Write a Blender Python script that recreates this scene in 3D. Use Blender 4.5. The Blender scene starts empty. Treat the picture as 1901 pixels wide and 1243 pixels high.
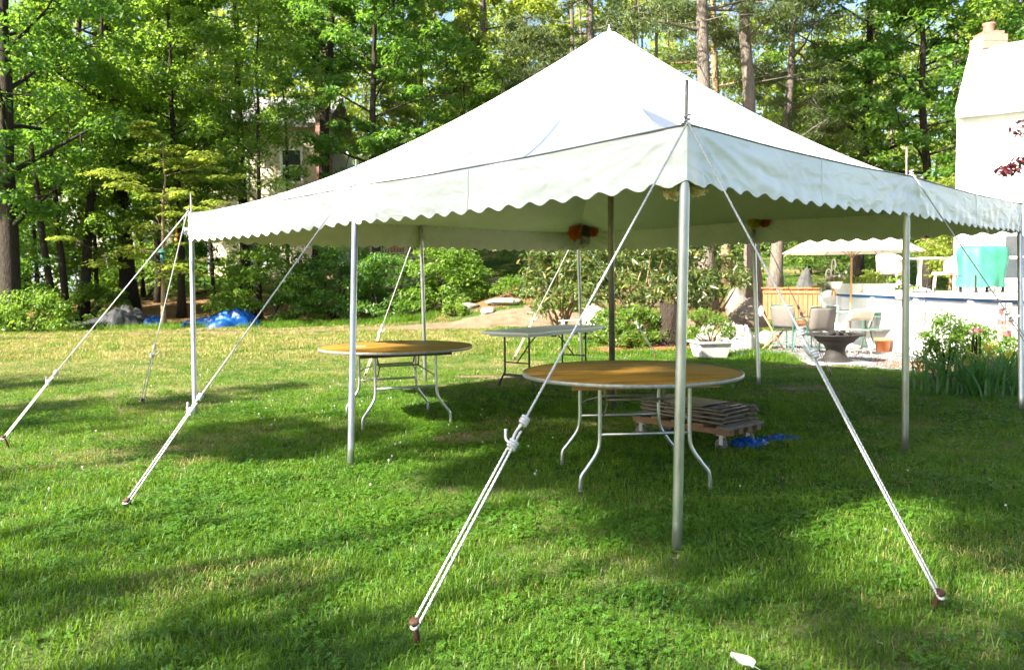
import bpy, math, random
import numpy as np
from mathutils import Vector, Matrix, noise as mnoise

SC = bpy.context.scene
COL = SC.collection
PI = math.pi
rng = np.random.default_rng(7)

# ------------------------------------------------------------------ camera
IW, IH = 1901.0, 1243.0
FPX, CAMH, PITCH, ROLL = 1493.9, 1.382, 0.066, 0.010
cam_data = bpy.data.cameras.new('camera')
cam_data.sensor_width = 36.0
cam_data.lens = FPX / IW * 36.0
cam_data.clip_start = 0.05
cam_data.clip_end = 3000.0
cam_data.dof.use_dof = True
cam_data.dof.focus_distance = 5.2
cam_data.dof.aperture_fstop = 4.5
cam = bpy.data.objects.new('camera', cam_data)
COL.objects.link(cam)
cam.matrix_world = Matrix.Translation((0, 0, CAMH)) @ Matrix.Rotation(PI / 2 - PITCH, 4, 'X') @ Matrix.Rotation(-ROLL, 4, 'Z')
SC.camera = cam

# ------------------------------------------------------------------ sky, sun, exposure
SUN_EL = math.radians(37)
SUN_TRAVEL = (0.82, 0.572)                       # the way the light goes over the ground
world = bpy.data.worlds.new('World')
SC.world = world
world.use_nodes = True
wn = world.node_tree
wn.nodes.clear()
w_out = wn.nodes.new('ShaderNodeOutputWorld')
w_bg = wn.nodes.new('ShaderNodeBackground')
w_sky = wn.nodes.new('ShaderNodeTexSky')
w_sky.sky_type = 'NISHITA'
w_sky.sun_disc = False
w_sky.sun_elevation = SUN_EL
w_sky.sun_rotation = math.atan2(-SUN_TRAVEL[0], -SUN_TRAVEL[1])
w_sky.air_density = 1.0
w_sky.dust_density = 2.0
w_sky.ozone_density = 1.0
w_bg.inputs['Strength'].default_value = 0.07
wn.links.new(w_sky.outputs[0], w_bg.inputs[0])
wn.links.new(w_bg.outputs[0], w_out.inputs[0])

sun_data = bpy.data.lights.new('sun', 'SUN')
sun_data.energy = 5.0
sun_data.angle = math.radians(0.6)
sun_data.color = (1.0, 0.93, 0.80)
sun = bpy.data.objects.new('sun', sun_data)
COL.objects.link(sun)
sun.location = (-30, -25, 30)
ce = math.cos(SUN_EL)
sun.rotation_euler = Vector((SUN_TRAVEL[0] * ce, SUN_TRAVEL[1] * ce, -math.sin(SUN_EL))).to_track_quat('-Z', 'Y').to_euler()

SC.view_settings.view_transform = 'Standard'
SC.view_settings.look = 'None'
SC.view_settings.gamma = 1.0
SC.view_settings.use_curve_mapping = False
SC.view_settings.exposure = 2.4
SC.render.engine = 'CYCLES'
SC.cycles.max_bounces = 6
SC.cycles.diffuse_bounces = 3
SC.cycles.transparent_max_bounces = 4
SC.cycles.sample_clamp_indirect = 6.0
SC.cycles.use_denoising = True
SC.cycles.use_adaptive_sampling = True
SC.cycles.adaptive_threshold = 0.025

# ------------------------------------------------------------------ photo geometry: pixel -> place
_cp, _sp = math.cos(PITCH), math.sin(PITCH)
_cr, _sr = math.cos(ROLL), math.sin(ROLL)


def ray(px, py):
    qx, qy = px - IW / 2, IH / 2 - py
    a, b = qx * _cr + qy * _sr, -qx * _sr + qy * _cr
    return np.array([a, FPX * _cp + b * _sp, -FPX * _sp + b * _cp])


def on_plane(px, py, z=0.0):
    d = ray(px, py)
    t = (z - CAMH) / d[2]
    return np.array([d[0] * t, d[1] * t, z])


def at_depth(px, py, y):
    d = ray(px, py)
    t = y / d[1]
    return np.array([d[0] * t, y, CAMH + d[2] * t])


# ------------------------------------------------------------------ mesh helpers
class MB:
    """collects shapes for one mesh"""

    def __init__(self):
        self.v, self.f, self.s, self.n = [], [], [], 0

    def add(self, verts, faces, smooth=True):
        verts = np.asarray(verts, float).reshape(-1, 3)
        for f in faces:
            self.f.append(tuple(int(i) + self.n for i in f))
            self.s.append(smooth)
        self.v.append(verts)
        self.n += len(verts)
        return self

    def box(self, c, size, rotz=0.0, M=None, taper=1.0):
        sx, sy, sz = size[0] / 2, size[1] / 2, size[2] / 2
        p = np.array([[-sx, -sy, -sz], [sx, -sy, -sz], [sx, sy, -sz], [-sx, sy, -sz],
                      [-sx * taper, -sy * taper, sz], [sx * taper, -sy * taper, sz], [sx * taper, sy * taper, sz], [-sx * taper, sy * taper, sz]])
        if M is not None:
            p = p @ np.array(M.to_3x3()).T
        elif rotz:
            c_, s_ = math.cos(rotz), math.sin(rotz)
            p = p @ np.array([[c_, s_, 0], [-s_, c_, 0], [0, 0, 1]])
        self.add(p + np.array(c), [(3, 2, 1, 0), (4, 5, 6, 7), (0, 1, 5, 4), (1, 2, 6, 5), (2, 3, 7, 6), (3, 0, 4, 7)], False)
        return self

    def beam(self, a, b, w, t, up=(0, 0, 1)):
        """rectangular bar from a to b, w wide, t thick along up"""
        a, b = np.array(a, float), np.array(b, float)
        d = b - a
        L = np.linalg.norm(d)
        d /= L
        u = np.array(up, float)
        s = np.cross(d, u)
        if np.linalg.norm(s) < 1e-4:
            s = np.cross(d, (0, 1, 0))
        s /= np.linalg.norm(s)
        u = np.cross(s, d)
        p = []
        for q in (a, b):
            for i, j in ((-1, -1), (1, -1), (1, 1), (-1, 1)):
                p.append(q + s * i * w / 2 + u * j * t / 2)
        self.add(p, [(3, 2, 1, 0), (4, 5, 6, 7), (0, 1, 5, 4), (1, 2, 6, 5), (2, 3, 7, 6), (3, 0, 4, 7)], False)
        return self

    def tube(self, path, r, n=8, cap=True, lobes=0, lobe=0.0, twist=0.0, smooth=True):
        P = np.asarray(path, float)
        m = len(P)
        r = np.full(m, r, float) if np.isscalar(r) else np.asarray(r, float)
        T = np.gradient(P, axis=0)
        T /= np.linalg.norm(T, axis=1)[:, None] + 1e-12
        ref = np.array([0, 0, 1.0]) if abs(T[0][2]) < 0.9 else np.array([0, 1.0, 0])
        N = np.cross(T[0], ref)
        N /= np.linalg.norm(N)
        out = np.zeros((m, n, 3))
        ang = np.arange(n) * 2 * PI / n
        ln = 0.0
        for i in range(m):
            N = N - T[i] * (N @ T[i])
            N /= np.linalg.norm(N) + 1e-12
            Bn = np.cross(T[i], N)
            if i:
                ln += np.linalg.norm(P[i] - P[i - 1])
            a = ang + twist * ln
            rr = r[i] * (1 + lobe * np.cos(lobes * ang)) if lobes else np.full(n, r[i])
            out[i] = P[i] + (np.cos(a) * rr)[:, None] * N + (np.sin(a) * rr)[:, None] * Bn
        F = []
        for i in range(m - 1):
            for k in range(n):
                k2 = (k + 1) % n
                F.append((i * n + k, i * n + k2, (i + 1) * n + k2, (i + 1) * n + k))
        self.add(out.reshape(-1, 3), F, smooth)
        if cap:
            b = self.n - m * n
            self.f.append(tuple(b + k for k in reversed(range(n)))); self.s.append(False)
            self.f.append(tuple(b + (m - 1) * n + k for k in range(n))); self.s.append(False)
        return self

    def lathe(self, prof, n=24, c=(0, 0, 0), smooth=True, sx=1.0, sy=1.0, cap=False):
        prof = np.asarray(prof, float)
        m = len(prof)
        a = np.arange(n) * 2 * PI / n
        V = np.zeros((m, n, 3))
        V[:, :, 0] = prof[:, :1] * np.cos(a) * sx + c[0]
        V[:, :, 1] = prof[:, :1] * np.sin(a) * sy + c[1]
        V[:, :, 2] = prof[:, 1:2] + c[2]
        F = [(i * n + k, i * n + (k + 1) % n, (i + 1) * n + (k + 1) % n, (i + 1) * n + k) for i in range(m - 1) for k in range(n)]
        self.add(V.reshape(-1, 3), F, smooth)
        b = self.n - m * n
        if cap and prof[0][0] > 1e-4:
            self.f.append(tuple(b + k for k in reversed(range(n)))); self.s.append(False)
        if cap and prof[-1][0] > 1e-4:
            self.f.append(tuple(b + (m - 1) * n + k for k in range(n))); self.s.append(False)
        return self

    def grid(self, P, closeu=False, smooth=True):
        P = np.asarray(P, float)
        m, n = P.shape[:2]
        F = []
        for i in range(m if closeu else m - 1):
            i2 = (i + 1) % m
            for k in range(n - 1):
                F.append((i * n + k, i2 * n + k, i2 * n + k + 1, i * n + k + 1))
        self.add(P.reshape(-1, 3), F, smooth)
        return self

    def blob(self, c, r, seed=0, amp=0.25, freq=1.2, nu=20, nv=12, flat=None, amp2=0.06):
        """uneven rock-like lump"""
        r = np.array(r, float)
        off = Vector((seed * 7.3, seed * 3.1, seed * 1.7))
        P = np.zeros((nu, nv, 3))
        for i in range(nu):
            for k in range(nv):
                th, ph = 2 * PI * i / nu, PI * k / (nv - 1)
                d = Vector((math.sin(ph) * math.cos(th), math.sin(ph) * math.sin(th), math.cos(ph)))
                q = 1 + amp * mnoise.noise(d * freq + off) + amp2 * mnoise.noise(d * freq * 4 + off)
                p = np.array(d) * q
                if flat is not None:
                    p[2] = max(p[2], flat)
                P[i, k] = p * r + np.array(c)
        return self.grid(P, closeu=True)


def fast_mesh(name, V, F, mat_idx=None):
    """V (n,3), F (m,k) arrays -> mesh without python loops"""
    me = bpy.data.meshes.new(name)
    V = np.ascontiguousarray(V, np.float32)
    F = np.ascontiguousarray(F, np.int32)
    me.vertices.add(len(V))
    me.vertices.foreach_set('co', V.ravel())
    me.loops.add(F.size)
    me.loops.foreach_set('vertex_index', F.ravel())
    me.polygons.add(len(F))
    me.polygons.foreach_set('loop_start', np.arange(0, F.size, F.shape[1], dtype=np.int32))
    me.update(calc_edges=True)
    return me


def link(name, me, mat=None, parent=None):
    o = bpy.data.objects.new(name, me)
    COL.objects.link(o)
    if mat is not None and me is not None and not me.materials:
        me.materials.append(mat)
    if parent is not None:
        o.parent = parent
    return o


def build(name, mb, mat, parent=None, bevel=0.0, world=False, solid=0.0):
    V = np.concatenate(mb.v)
    if world and parent is not None:
        V = V - np.array(parent.location)
    me = bpy.data.meshes.new(name)
    me.from_pydata(V.tolist(), [], mb.f)
    me.polygons.foreach_set('use_smooth', mb.s)
    me.update()
    o = link(name, me, mat, parent)
    if solid:
        m = o.modifiers.new('thick', 'SOLIDIFY')
        m.thickness = solid
        m.offset = 0
    if bevel:
        m = o.modifiers.new('bevel', 'BEVEL')
        m.width = bevel
        m.segments = 2
        m.limit_method = 'ANGLE'
    return o


def tag(o, label, cat, group=None, kind=None):
    if label: o['label'] = label
    if cat: o['category'] = cat
    if group: o['group'] = group
    if kind: o['kind'] = kind
    return o


def thing(name, label, cat, loc=(0, 0, 0), rotz=0.0, group=None):
    o = bpy.data.objects.new(name, None)
    COL.objects.link(o)
    o.empty_display_size = 0.1
    o.location = tuple(float(a) for a in loc)
    o.rotation_euler = (0, 0, rotz)
    return tag(o, label, cat, group)


def copy_tree(root, loc=None, rotz=None, label=None, parent=None):
    r = root.copy()
    COL.objects.link(r)
    if parent is not None: r.parent = parent
    if loc is not None: r.location = tuple(float(a) for a in loc)
    if rotz is not None: r.rotation_euler = (0, 0, rotz)
    if label: r['label'] = label
    for ch in list(root.children):
        copy_tree(ch, parent=r)
    return r


# ------------------------------------------------------------------ materials
MATS = {}


def new_mat(name):
    m = bpy.data.materials.new(name)
    m.use_nodes = True
    nt = m.node_tree
    bs = nt.nodes['Principled BSDF']
    return m, nt, bs


def rgba(c):
    return (c[0], c[1], c[2], 1.0)


def pm(name, c1, c2=None, scale=6.0, rough=0.6, metal=0.0, bump=0.0, bscale=40.0, stretch=(1, 1, 1), coords='Object', spec=0.5,
       trans=0.0, c3=None, scale3=1.0, thresh3=0.6, sheen=0.0, rvar=0.0, dist=0.01):
    """procedural surface: two colours mixed by noise, a third in stains, noise bump"""
    if name in MATS: return MATS[name]
    m, nt, bs = new_mat(name)
    N, Lk = nt.nodes, nt.links
    tc = N.new('ShaderNodeTexCoord')
    mp = N.new('ShaderNodeMapping')
    mp.inputs['Scale'].default_value = stretch
    Lk.new(tc.outputs[coords], mp.inputs[0])
    vec = mp.outputs[0]
    nz = N.new('ShaderNodeTexNoise')
    nz.inputs['Scale'].default_value = scale
    nz.inputs['Detail'].default_value = 6
    nz.inputs['Roughness'].default_value = 0.65
    Lk.new(vec, nz.inputs['Vector'])
    cr = N.new('ShaderNodeValToRGB')
    cr.color_ramp.elements[0].position = 0.32
    cr.color_ramp.elements[1].position = 0.68
    cr.color_ramp.elements[0].color = rgba(c1)
    cr.color_ramp.elements[1].color = rgba(c2 or tuple(min(1, x * 1.18) for x in c1))
    Lk.new(nz.outputs[0], cr.inputs[0])
    col = cr.outputs[0]
    if c3 is not None:
        n3 = N.new('ShaderNodeTexNoise')
        n3.inputs['Scale'].default_value = scale3
        n3.inputs['Detail'].default_value = 5
        Lk.new(vec, n3.inputs['Vector'])
        r3 = N.new('ShaderNodeMapRange')
        r3.inputs[1].default_value = thresh3
        r3.inputs[2].default_value = thresh3 + 0.12
        Lk.new(n3.outputs[0], r3.inputs[0])
        mx = N.new('ShaderNodeMix')
        mx.data_type = 'RGBA'
        Lk.new(r3.outputs[0], mx.inputs[0])
        Lk.new(col, mx.inputs[6])
        mx.inputs[7].default_value = rgba(c3)
        col = mx.outputs[2]
    Lk.new(col, bs.inputs['Base Color'])
    bs.inputs['Roughness'].default_value = rough
    bs.inputs['Metallic'].default_value = metal
    bs.inputs['Specular IOR Level'].default_value = spec
    if rvar:
        mr = N.new('ShaderNodeMapRange')
        mr.inputs[3].default_value = rough - rvar
        mr.inputs[4].default_value = rough + rvar
        Lk.new(nz.outputs[0], mr.inputs[0])
        Lk.new(mr.outputs[0], bs.inputs['Roughness'])
    if bump:
        nb = N.new('ShaderNodeTexNoise')
        nb.inputs['Scale'].default_value = bscale
        nb.inputs['Detail'].default_value = 8
        Lk.new(vec, nb.inputs['Vector'])
        bp = N.new('ShaderNodeBump')
        bp.inputs['Strength'].default_value = bump
        bp.inputs['Distance'].default_value = dist
        Lk.new(nb.outputs[0], bp.inputs['Height'])
        Lk.new(bp.outputs[0], bs.inputs['Normal'])
    if trans:
        tr = N.new('ShaderNodeBsdfTranslucent')
        Lk.new(col, tr.inputs[0])
        ms = N.new('ShaderNodeMixShader')
        ms.inputs[0].default_value = trans
        Lk.new(bs.outputs[0], ms.inputs[1])
        Lk.new(tr.outputs[0], ms.inputs[2])
        Lk.new(ms.outputs[0], N['Material Output'].inputs[0])
    MATS[name] = m
    return m


def leaf_mat(name, c1, c2, ct, trans=0.42, rough=0.42, c3=None, frac3=0.0, patch=0.0, spec=0.5):
    """each leaf takes its own shade; light passes through"""
    if name in MATS: return MATS[name]
    m, nt, bs = new_mat(name)
    N, Lk = nt.nodes, nt.links
    ge = N.new('ShaderNodeNewGeometry')
    cr = N.new('ShaderNodeValToRGB')
    cr.color_ramp.elements[0].color = rgba(c1)
    cr.color_ramp.elements[1].color = rgba(c2)
    if c3 is not None:
        e = cr.color_ramp.elements.new(1 - frac3)
        e.color = rgba(c2)
        cr.color_ramp.elements[-1].color = rgba(c3)
    Lk.new(ge.outputs['Random Per Island'], cr.inputs[0])
    Lk.new(cr.outputs[0], bs.inputs['Base Color'])
    bs.inputs['Roughness'].default_value = rough
    bs.inputs['Specular IOR Level'].default_value = spec
    tr = N.new('ShaderNodeBsdfTranslucent')
    mx = N.new('ShaderNodeMix')
    mx.data_type = 'RGBA'
    mx.blend_type = 'MULTIPLY'
    mx.inputs[0].default_value = 0.0
    mx.inputs[6].default_value = rgba(ct)
    Lk.new(mx.outputs[2], tr.inputs[0])
    ms = N.new('ShaderNodeMixShader')
    ms.inputs[0].default_value = trans
    Lk.new(bs.outputs[0], ms.inputs[1])
    Lk.new(tr.outputs[0], ms.inputs[2])
    Lk.new(ms.outputs[0], N['Material Output'].inputs[0])
    MATS[name] = m
    return m

# ------------------------------------------------------------------ ground
def smooth01(t):
    t = np.clip(t, 0, 1)
    return t * t * (3 - 2 * t)


def vnoise(x, y, seed=0):
    """cheap smooth value noise, vectorised"""
    xi, yi = np.floor(x).astype(np.int64), np.floor(y).astype(np.int64)
    fx, fy = smooth01(x - xi), smooth01(y - yi)

    def h(a, b):
        n = (a * 374761393 + b * 668265263 + seed * 1442695041) & 0x7fffffff
        n = ((n ^ (n >> 13)) * 1274126177) & 0x7fffffff
        return ((n ^ (n >> 16)) & 0xffff) / 65535.0
    return (h(xi, yi) * (1 - fx) + h(xi + 1, yi) * fx) * (1 - fy) + (h(xi, yi + 1) * (1 - fx) + h(xi + 1, yi + 1) * fx) * fy


def gz(x, y):
    """height of the ground"""
    x, y = np.asarray(x, float), np.asarray(y, float)
    y0 = 29.0 - 7.0 * smooth01((x + 6) / 7) + 4.5 * smooth01((x - 5) / 4)
    d = y - y0
    rise = 0.125 * np.where(d > 0, d * d / (d + 3.0), 0.0)
    rise = np.minimum(rise, 5.0 + 0.02 * d)
    # rocky bank behind the tent
    bank = 0.55 * np.exp(-(((x - 0.3) / 3.2) ** 2 + ((y - 27.5) / 2.4) ** 2))
    bump = (vnoise(x * 0.7, y * 0.7, 3) - 0.5) * 0.05 + (vnoise(x * 0.18, y * 0.18, 5) - 0.5) * 0.10 * smooth01((y - 12) / 10)
    flat = 1 - smooth01((x - 3.0) / 1.5) * smooth01((y - 10.5) / 1.5) * (1 - smooth01((y - 20) / 3))
    return rise + bank + bump * flat


def gpt(px, py, z=0.0):
    """where a ground pixel lies on the flat part"""
    return on_plane(px, py, z)


def axis(lo, hi, near, fine, grow):
    a = [0.0]
    s = fine
    while a[-1] < hi - near:
        a.append(a[-1] + s)
        s = s if a[-1] < near else s * grow
    return np.array(a)


xs_r = axis(0, 320, 24, 0.35, 1.12)
xs = np.concatenate([-xs_r[:0:-1], xs_r])
ys_f = axis(0, 420, 40, 0.35, 1.10)
ys_b = axis(0, 90, 8, 0.6, 1.2)
ys = np.concatenate([-ys_b[:0:-1], ys_f])
GX, GY = np.meshgrid(xs, ys, indexing='ij')
GV = np.stack([GX, GY, gz(GX, GY)], -1)
nx_, ny_ = GX.shape
ii, kk = np.meshgrid(np.arange(nx_ - 1), np.arange(ny_ - 1), indexing='ij')
i0 = (ii * ny_ + kk).ravel()
GF = np.stack([i0, i0 + ny_, i0 + ny_ + 1, i0 + 1], 1)


def soil_material():
    m, nt, bs = new_mat('lawn_soil')
    N, Lk = nt.nodes, nt.links
    ge = N.new('ShaderNodeNewGeometry')

    def nz(sc, det=6):
        n = N.new('ShaderNodeTexNoise')
        n.inputs['Scale'].default_value = sc
        n.inputs['Detail'].default_value = det
        Lk.new(ge.outputs['Position'], n.inputs['Vector'])
        return n.outputs[0]
    cr = N.new('ShaderNodeValToRGB')
    E_ = cr.color_ramp.elements
    E_[0].position, E_[0].color = 0.3, rgba((0.022, 0.055, 0.008))
    E_[1].position, E_[1].color = 0.7, rgba((0.055, 0.105, 0.016))
    Lk.new(nz(9, 10), cr.inputs[0])
    # drier ground further out
    r2 = N.new('ShaderNodeMapRange')
    r2.inputs[1].default_value, r2.inputs[2].default_value = 0.5, 0.66
    Lk.new(nz(0.35, 4), r2.inputs[0])
    mx = N.new('ShaderNodeMix'); mx.data_type = 'RGBA'
    Lk.new(r2.outputs[0], mx.inputs[0]); Lk.new(cr.outputs[0], mx.inputs[6])
    mx.inputs[7].default_value = rgba((0.19, 0.16, 0.075))
    Lk.new(mx.outputs[2], bs.inputs['Base Color'])
    bs.inputs['Roughness'].default_value = 0.95
    bs.inputs['Specular IOR Level'].default_value = 0.1
    bp = N.new('ShaderNodeBump'); bp.inputs['Strength'].default_value = 0.8; bp.inputs['Distance'].default_value = 0.03
    Lk.new(nz(40, 8), bp.inputs['Height']); Lk.new(bp.outputs[0], bs.inputs['Normal'])
    return m


me = fast_mesh('lawn', GV.reshape(-1, 3), GF)
me.polygons.foreach_set('use_smooth', np.ones(len(GF), bool))
lawn = link('lawn', me, soil_material())
lawn['kind'] = 'structure'

# sheets laid on the lawn: path, gravel, mulch, leaf litter --------------------
M_dirt = pm('dirt', (0.13, 0.092, 0.056), (0.225, 0.165, 0.108), 3.0, 0.95, bump=0.9, bscale=30, coords='Object', spec=0.1, c3=(0.13, 0.09, 0.05), scale3=1.2, thresh3=0.56, dist=0.03)
M_litter = pm('leaf_litter', (0.13, 0.075, 0.035), (0.27, 0.16, 0.075), 14.0, 0.95, bump=1.0, bscale=60, coords='Object', spec=0.1, c3=(0.06, 0.08, 0.02), scale3=1.0, thresh3=0.55, dist=0.05)
M_mulch = pm('red_mulch', (0.22, 0.075, 0.035), (0.42, 0.17, 0.09), 25.0, 0.95, bump=1.0, bscale=70, coords='Object', spec=0.1, dist=0.04)


def sheet(name, inside, x0, x1, y0, y1, step, mat, lift):
    """a thin layer over the ground wherever inside(x, y) > 0"""
    X, Y = np.meshgrid(np.arange(x0, x1, step), np.arange(y0, y1, step), indexing='ij')
    q = inside(X, Y) + (vnoise(X * 1.7, Y * 1.7, 11) - 0.5) * 0.5 + (vnoise(X * 5, Y * 5, 12) - 0.5) * 0.22
    V = np.stack([X, Y, gz(X, Y) + lift], -1).reshape(-1, 3)
    n = X.shape[1]
    a, b = np.meshgrid(np.arange(X.shape[0] - 1), np.arange(n - 1), indexing='ij')
    i = (a * n + b).ravel()
    F = np.stack([i, i + n, i + n + 1, i + 1], 1)
    keep = (q.ravel()[F] > 0).all(1)
    F = F[keep]
    used, inv = np.unique(F, return_inverse=True)
    me = fast_mesh(name, V[used], inv.reshape(F.shape))
    me.polygons.foreach_set('use_smooth', np.ones(len(F), bool))
    o = link(name, me, mat)
    o['kind'] = 'structure'
    return o


PATH = np.array([(-22, 18.6), (-15, 20.6), (-10, 23.0), (-6, 24.3), (-2.5, 24.6), (0.5, 24.6), (3.5, 24.0), (6.0, 23.6), (8.2, 23.0)])
PW = np.array([0.45, 0.5, 0.5, 0.6, 0.85, 1.3, 1.5, 1.5, 1.6])


def path_in(X, Y):
    best = np.full(np.shape(X), -9.0)
    for a, b, wa, wb in zip(PATH[:-1], PATH[1:], PW[:-1], PW[1:]):
        d = b - a
        t = np.clip(((X - a[0]) * d[0] + (Y - a[1]) * d[1]) / (d @ d), 0, 1)
        dist = np.hypot(X - a[0] - t * d[0], Y - a[1] - t * d[1])
        best = np.maximum(best, (wa + (wb - wa) * t) - dist)
    return best


def ell(cx, cy, rx, ry, rot=0.0):
    c, s = math.cos(rot), math.sin(rot)

    def f(X, Y):
        u, v = (X - cx) * c + (Y - cy) * s, -(X - cx) * s + (Y - cy) * c
        return (1 - np.sqrt((u / rx) ** 2 + (v / ry) ** 2)) * min(rx, ry)
    return f


def either(*fs):
    return lambda X, Y: np.max([f(X, Y) for f in fs], 0)


litter_in = either(ell(-16, 32.5, 13, 5.2, 0.15), ell(-1.0, 30.0, 8.5, 4.2, 0.0), ell(9, 30, 8, 4.5), ell(3.2, 20.4, 2.4, 1.8))
mulch_in = either(ell(2.75, 16.4, 1.35, 0.75), ell(6.55, 11.2, 0.75, 2.2, 0.1))


def patio_in(X, Y):
    # gravel yard between lawn and deck: an irregular rounded patch
    near = 14.15 - 1.35 * (X - 4.2) + 0.2 * np.sin(X * 1.9)
    return np.minimum.reduce([Y - near, 21.2 - Y, X - 4.35 - 0.25 * (Y - 14), 12 - X])


sheet('leaf_litter', litter_in, -32, 18, 17, 40, 0.22, M_litter, 0.006)
sheet('dirt_path', path_in, -23, 11, 17, 28, 0.14, M_dirt, 0.012)
sheet('mulch_bed', mulch_in, 1.2, 7.6, 8.6, 17.6, 0.07, M_mulch, 0.02)
bare_in = either(ell(0.0, 11.5, 0.65, 0.22, 0.1), ell(3.6, 10.15, 0.9, 0.16, 0.0), ell(-0.4, 7.0, 0.25, 0.2), ell(5.5, 12.6, 1.0, 0.2))
sheet('bare_patch', bare_in, -2, 7.5, 6, 14, 0.05, M_dirt, 0.008)


def gravel_material():
    m, nt, bs = new_mat('gravel')
    N, Lk = nt.nodes, nt.links
    tc = N.new('ShaderNodeTexCoord')
    vo = N.new('ShaderNodeTexVoronoi'); vo.inputs['Scale'].default_value = 26
    Lk.new(tc.outputs['Object'], vo.inputs['Vector'])
    cr = N.new('ShaderNodeValToRGB')
    cr.color_ramp.elements[0].color = rgba((0.07, 0.068, 0.066)); cr.color_ramp.elements[1].color = rgba((0.23, 0.225, 0.225))
    sep = N.new('ShaderNodeSeparateColor')
    Lk.new(vo.outputs['Color'], sep.inputs[0]); Lk.new(sep.outputs[0], cr.inputs[0])
    Lk.new(cr.outputs[0], bs.inputs['Base Color'])
    bs.inputs['Roughness'].default_value = 0.9
    bp = N.new('ShaderNodeBump'); bp.invert = True; bp.inputs['Strength'].default_value = 0.9; bp.inputs['Distance'].default_value = 0.02
    Lk.new(vo.outputs['Distance'], bp.inputs['Height']); Lk.new(bp.outputs[0], bs.inputs['Normal'])
    return m


M_gravel = gravel_material()
patio = sheet('gravel_patio', patio_in, 3.5, 12.2, 10, 21.4, 0.1, M_gravel, 0.016)

# loose stones on the gravel, real and uncounted
n = 9000
px_, py_ = rng.uniform(4, 9, n), rng.uniform(10.8, 18, n)
k = patio_in(px_, py_) > -0.12
px_, py_ = px_[k], py_[k]
n = len(px_)
base = np.array([[1, 0, 0], [0, 1, 0], [-1, 0, 0], [0, -1, 0], [0, 0, .7], [0, 0, -.5]])
r_ = rng.uniform(0.010, 0.024, n)
V = base[None] * (r_[:, None, None] * rng.uniform(0.6, 1.3, (n, 6, 1))) + np.stack([px_, py_, gz(px_, py_) + 0.022], 1)[:, None]
F = np.array([(0, 1, 4), (1, 2, 4), (2, 3, 4), (3, 0, 4), (1, 0, 5), (2, 1, 5), (3, 2, 5), (0, 3, 5)])
F = (F[None] + (np.arange(n) * 6)[:, None, None]).reshape(-1, 3)
M_peb = leaf_mat('pebble', (0.07, 0.068, 0.066), (0.26, 0.25, 0.25), (0.3, 0.3, 0.3), trans=0.0, rough=0.85)
peb = link('loose_gravel', fast_mesh('loose_gravel', V.reshape(-1, 3), F), M_peb)
tag(peb, 'pale grey loose gravel stones spread over the patio', 'gravel', kind='stuff')

# ------------------------------------------------------------------ grass
protos = bpy.data.collections.new('grass_tufts')       # not linked to the scene: sources only


def blades(seed, n, rad, h0, h1, w, lean):
    g = np.random.default_rng(seed)
    a = g.uniform(0, 2 * PI, n); q = rad * np.sqrt(g.uniform(0, 1, n))
    b = np.stack([q * np.cos(a), q * np.sin(a), np.zeros(n)], 1)
    h = g.uniform(h0, h1, n)
    la = g.uniform(0, 2 * PI, n)
    ld = np.stack([np.cos(la), np.sin(la), np.zeros(n)], 1)
    ln = g.uniform(0.1, 1.0, n) * lean
    sd = np.stack([-np.sin(la + g.normal(0, .6, n)), np.cos(la), np.zeros(n)], 1)
    ww = w * g.uniform(0.6, 1.2, n)
    mid = b + ld * (h * ln * 0.35)[:, None] + np.array([0, 0, 1]) * (h * 0.6)[:, None]
    tip = b + ld * (h * ln)[:, None] + np.array([0, 0, 1]) * (h * (1 - 0.35 * ln))[:, None]
    V = np.stack([b - sd * ww[:, None] / 2, b + sd * ww[:, None] / 2, mid + sd * ww[:, None] * .42, mid - sd * ww[:, None] * .42, tip], 1)
    F3 = np.array([(0, 1, 2), (0, 2, 3), (3, 2, 4)])
    return V.reshape(-1, 3), (F3[None] + (np.arange(n) * 5)[:, None, None]).reshape(-1, 3)


def clover(seed, n, rad):
    g = np.random.default_rng(seed)
    Vs, Fs, c = [], [], 0
    for _ in range(n):
        a, q = g.uniform(0, 2 * PI), rad * math.sqrt(g.uniform())
        ctr = np.array([q * math.cos(a), q * math.sin(a), g.uniform(0.018, 0.045)])
        tilt = g.normal(0, 0.35, 2)
        t0 = g.uniform(0, 2 * PI)
        for j in range(3):
            t = t0 + j * 2 * PI / 3
            d = np.array([math.cos(t), math.sin(t), 0]); s = np.array([-d[1], d[0], 0]); L = g.uniform(0.0085, 0.0145)
            P = np.array([ctr, ctr + d * L * .55 + s * L * .5, ctr + d * L * 1.1, ctr + d * L * .55 - s * L * .5])
            P[:, 2] += (P[:, 0] - ctr[0]) * tilt[0] + (P[:, 1] - ctr[1]) * tilt[1]
            Vs.append(P); Fs += [(c, c + 1, c + 2), (c, c + 2, c + 3)]; c += 4
    return np.concatenate(Vs), np.array(Fs)


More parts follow.
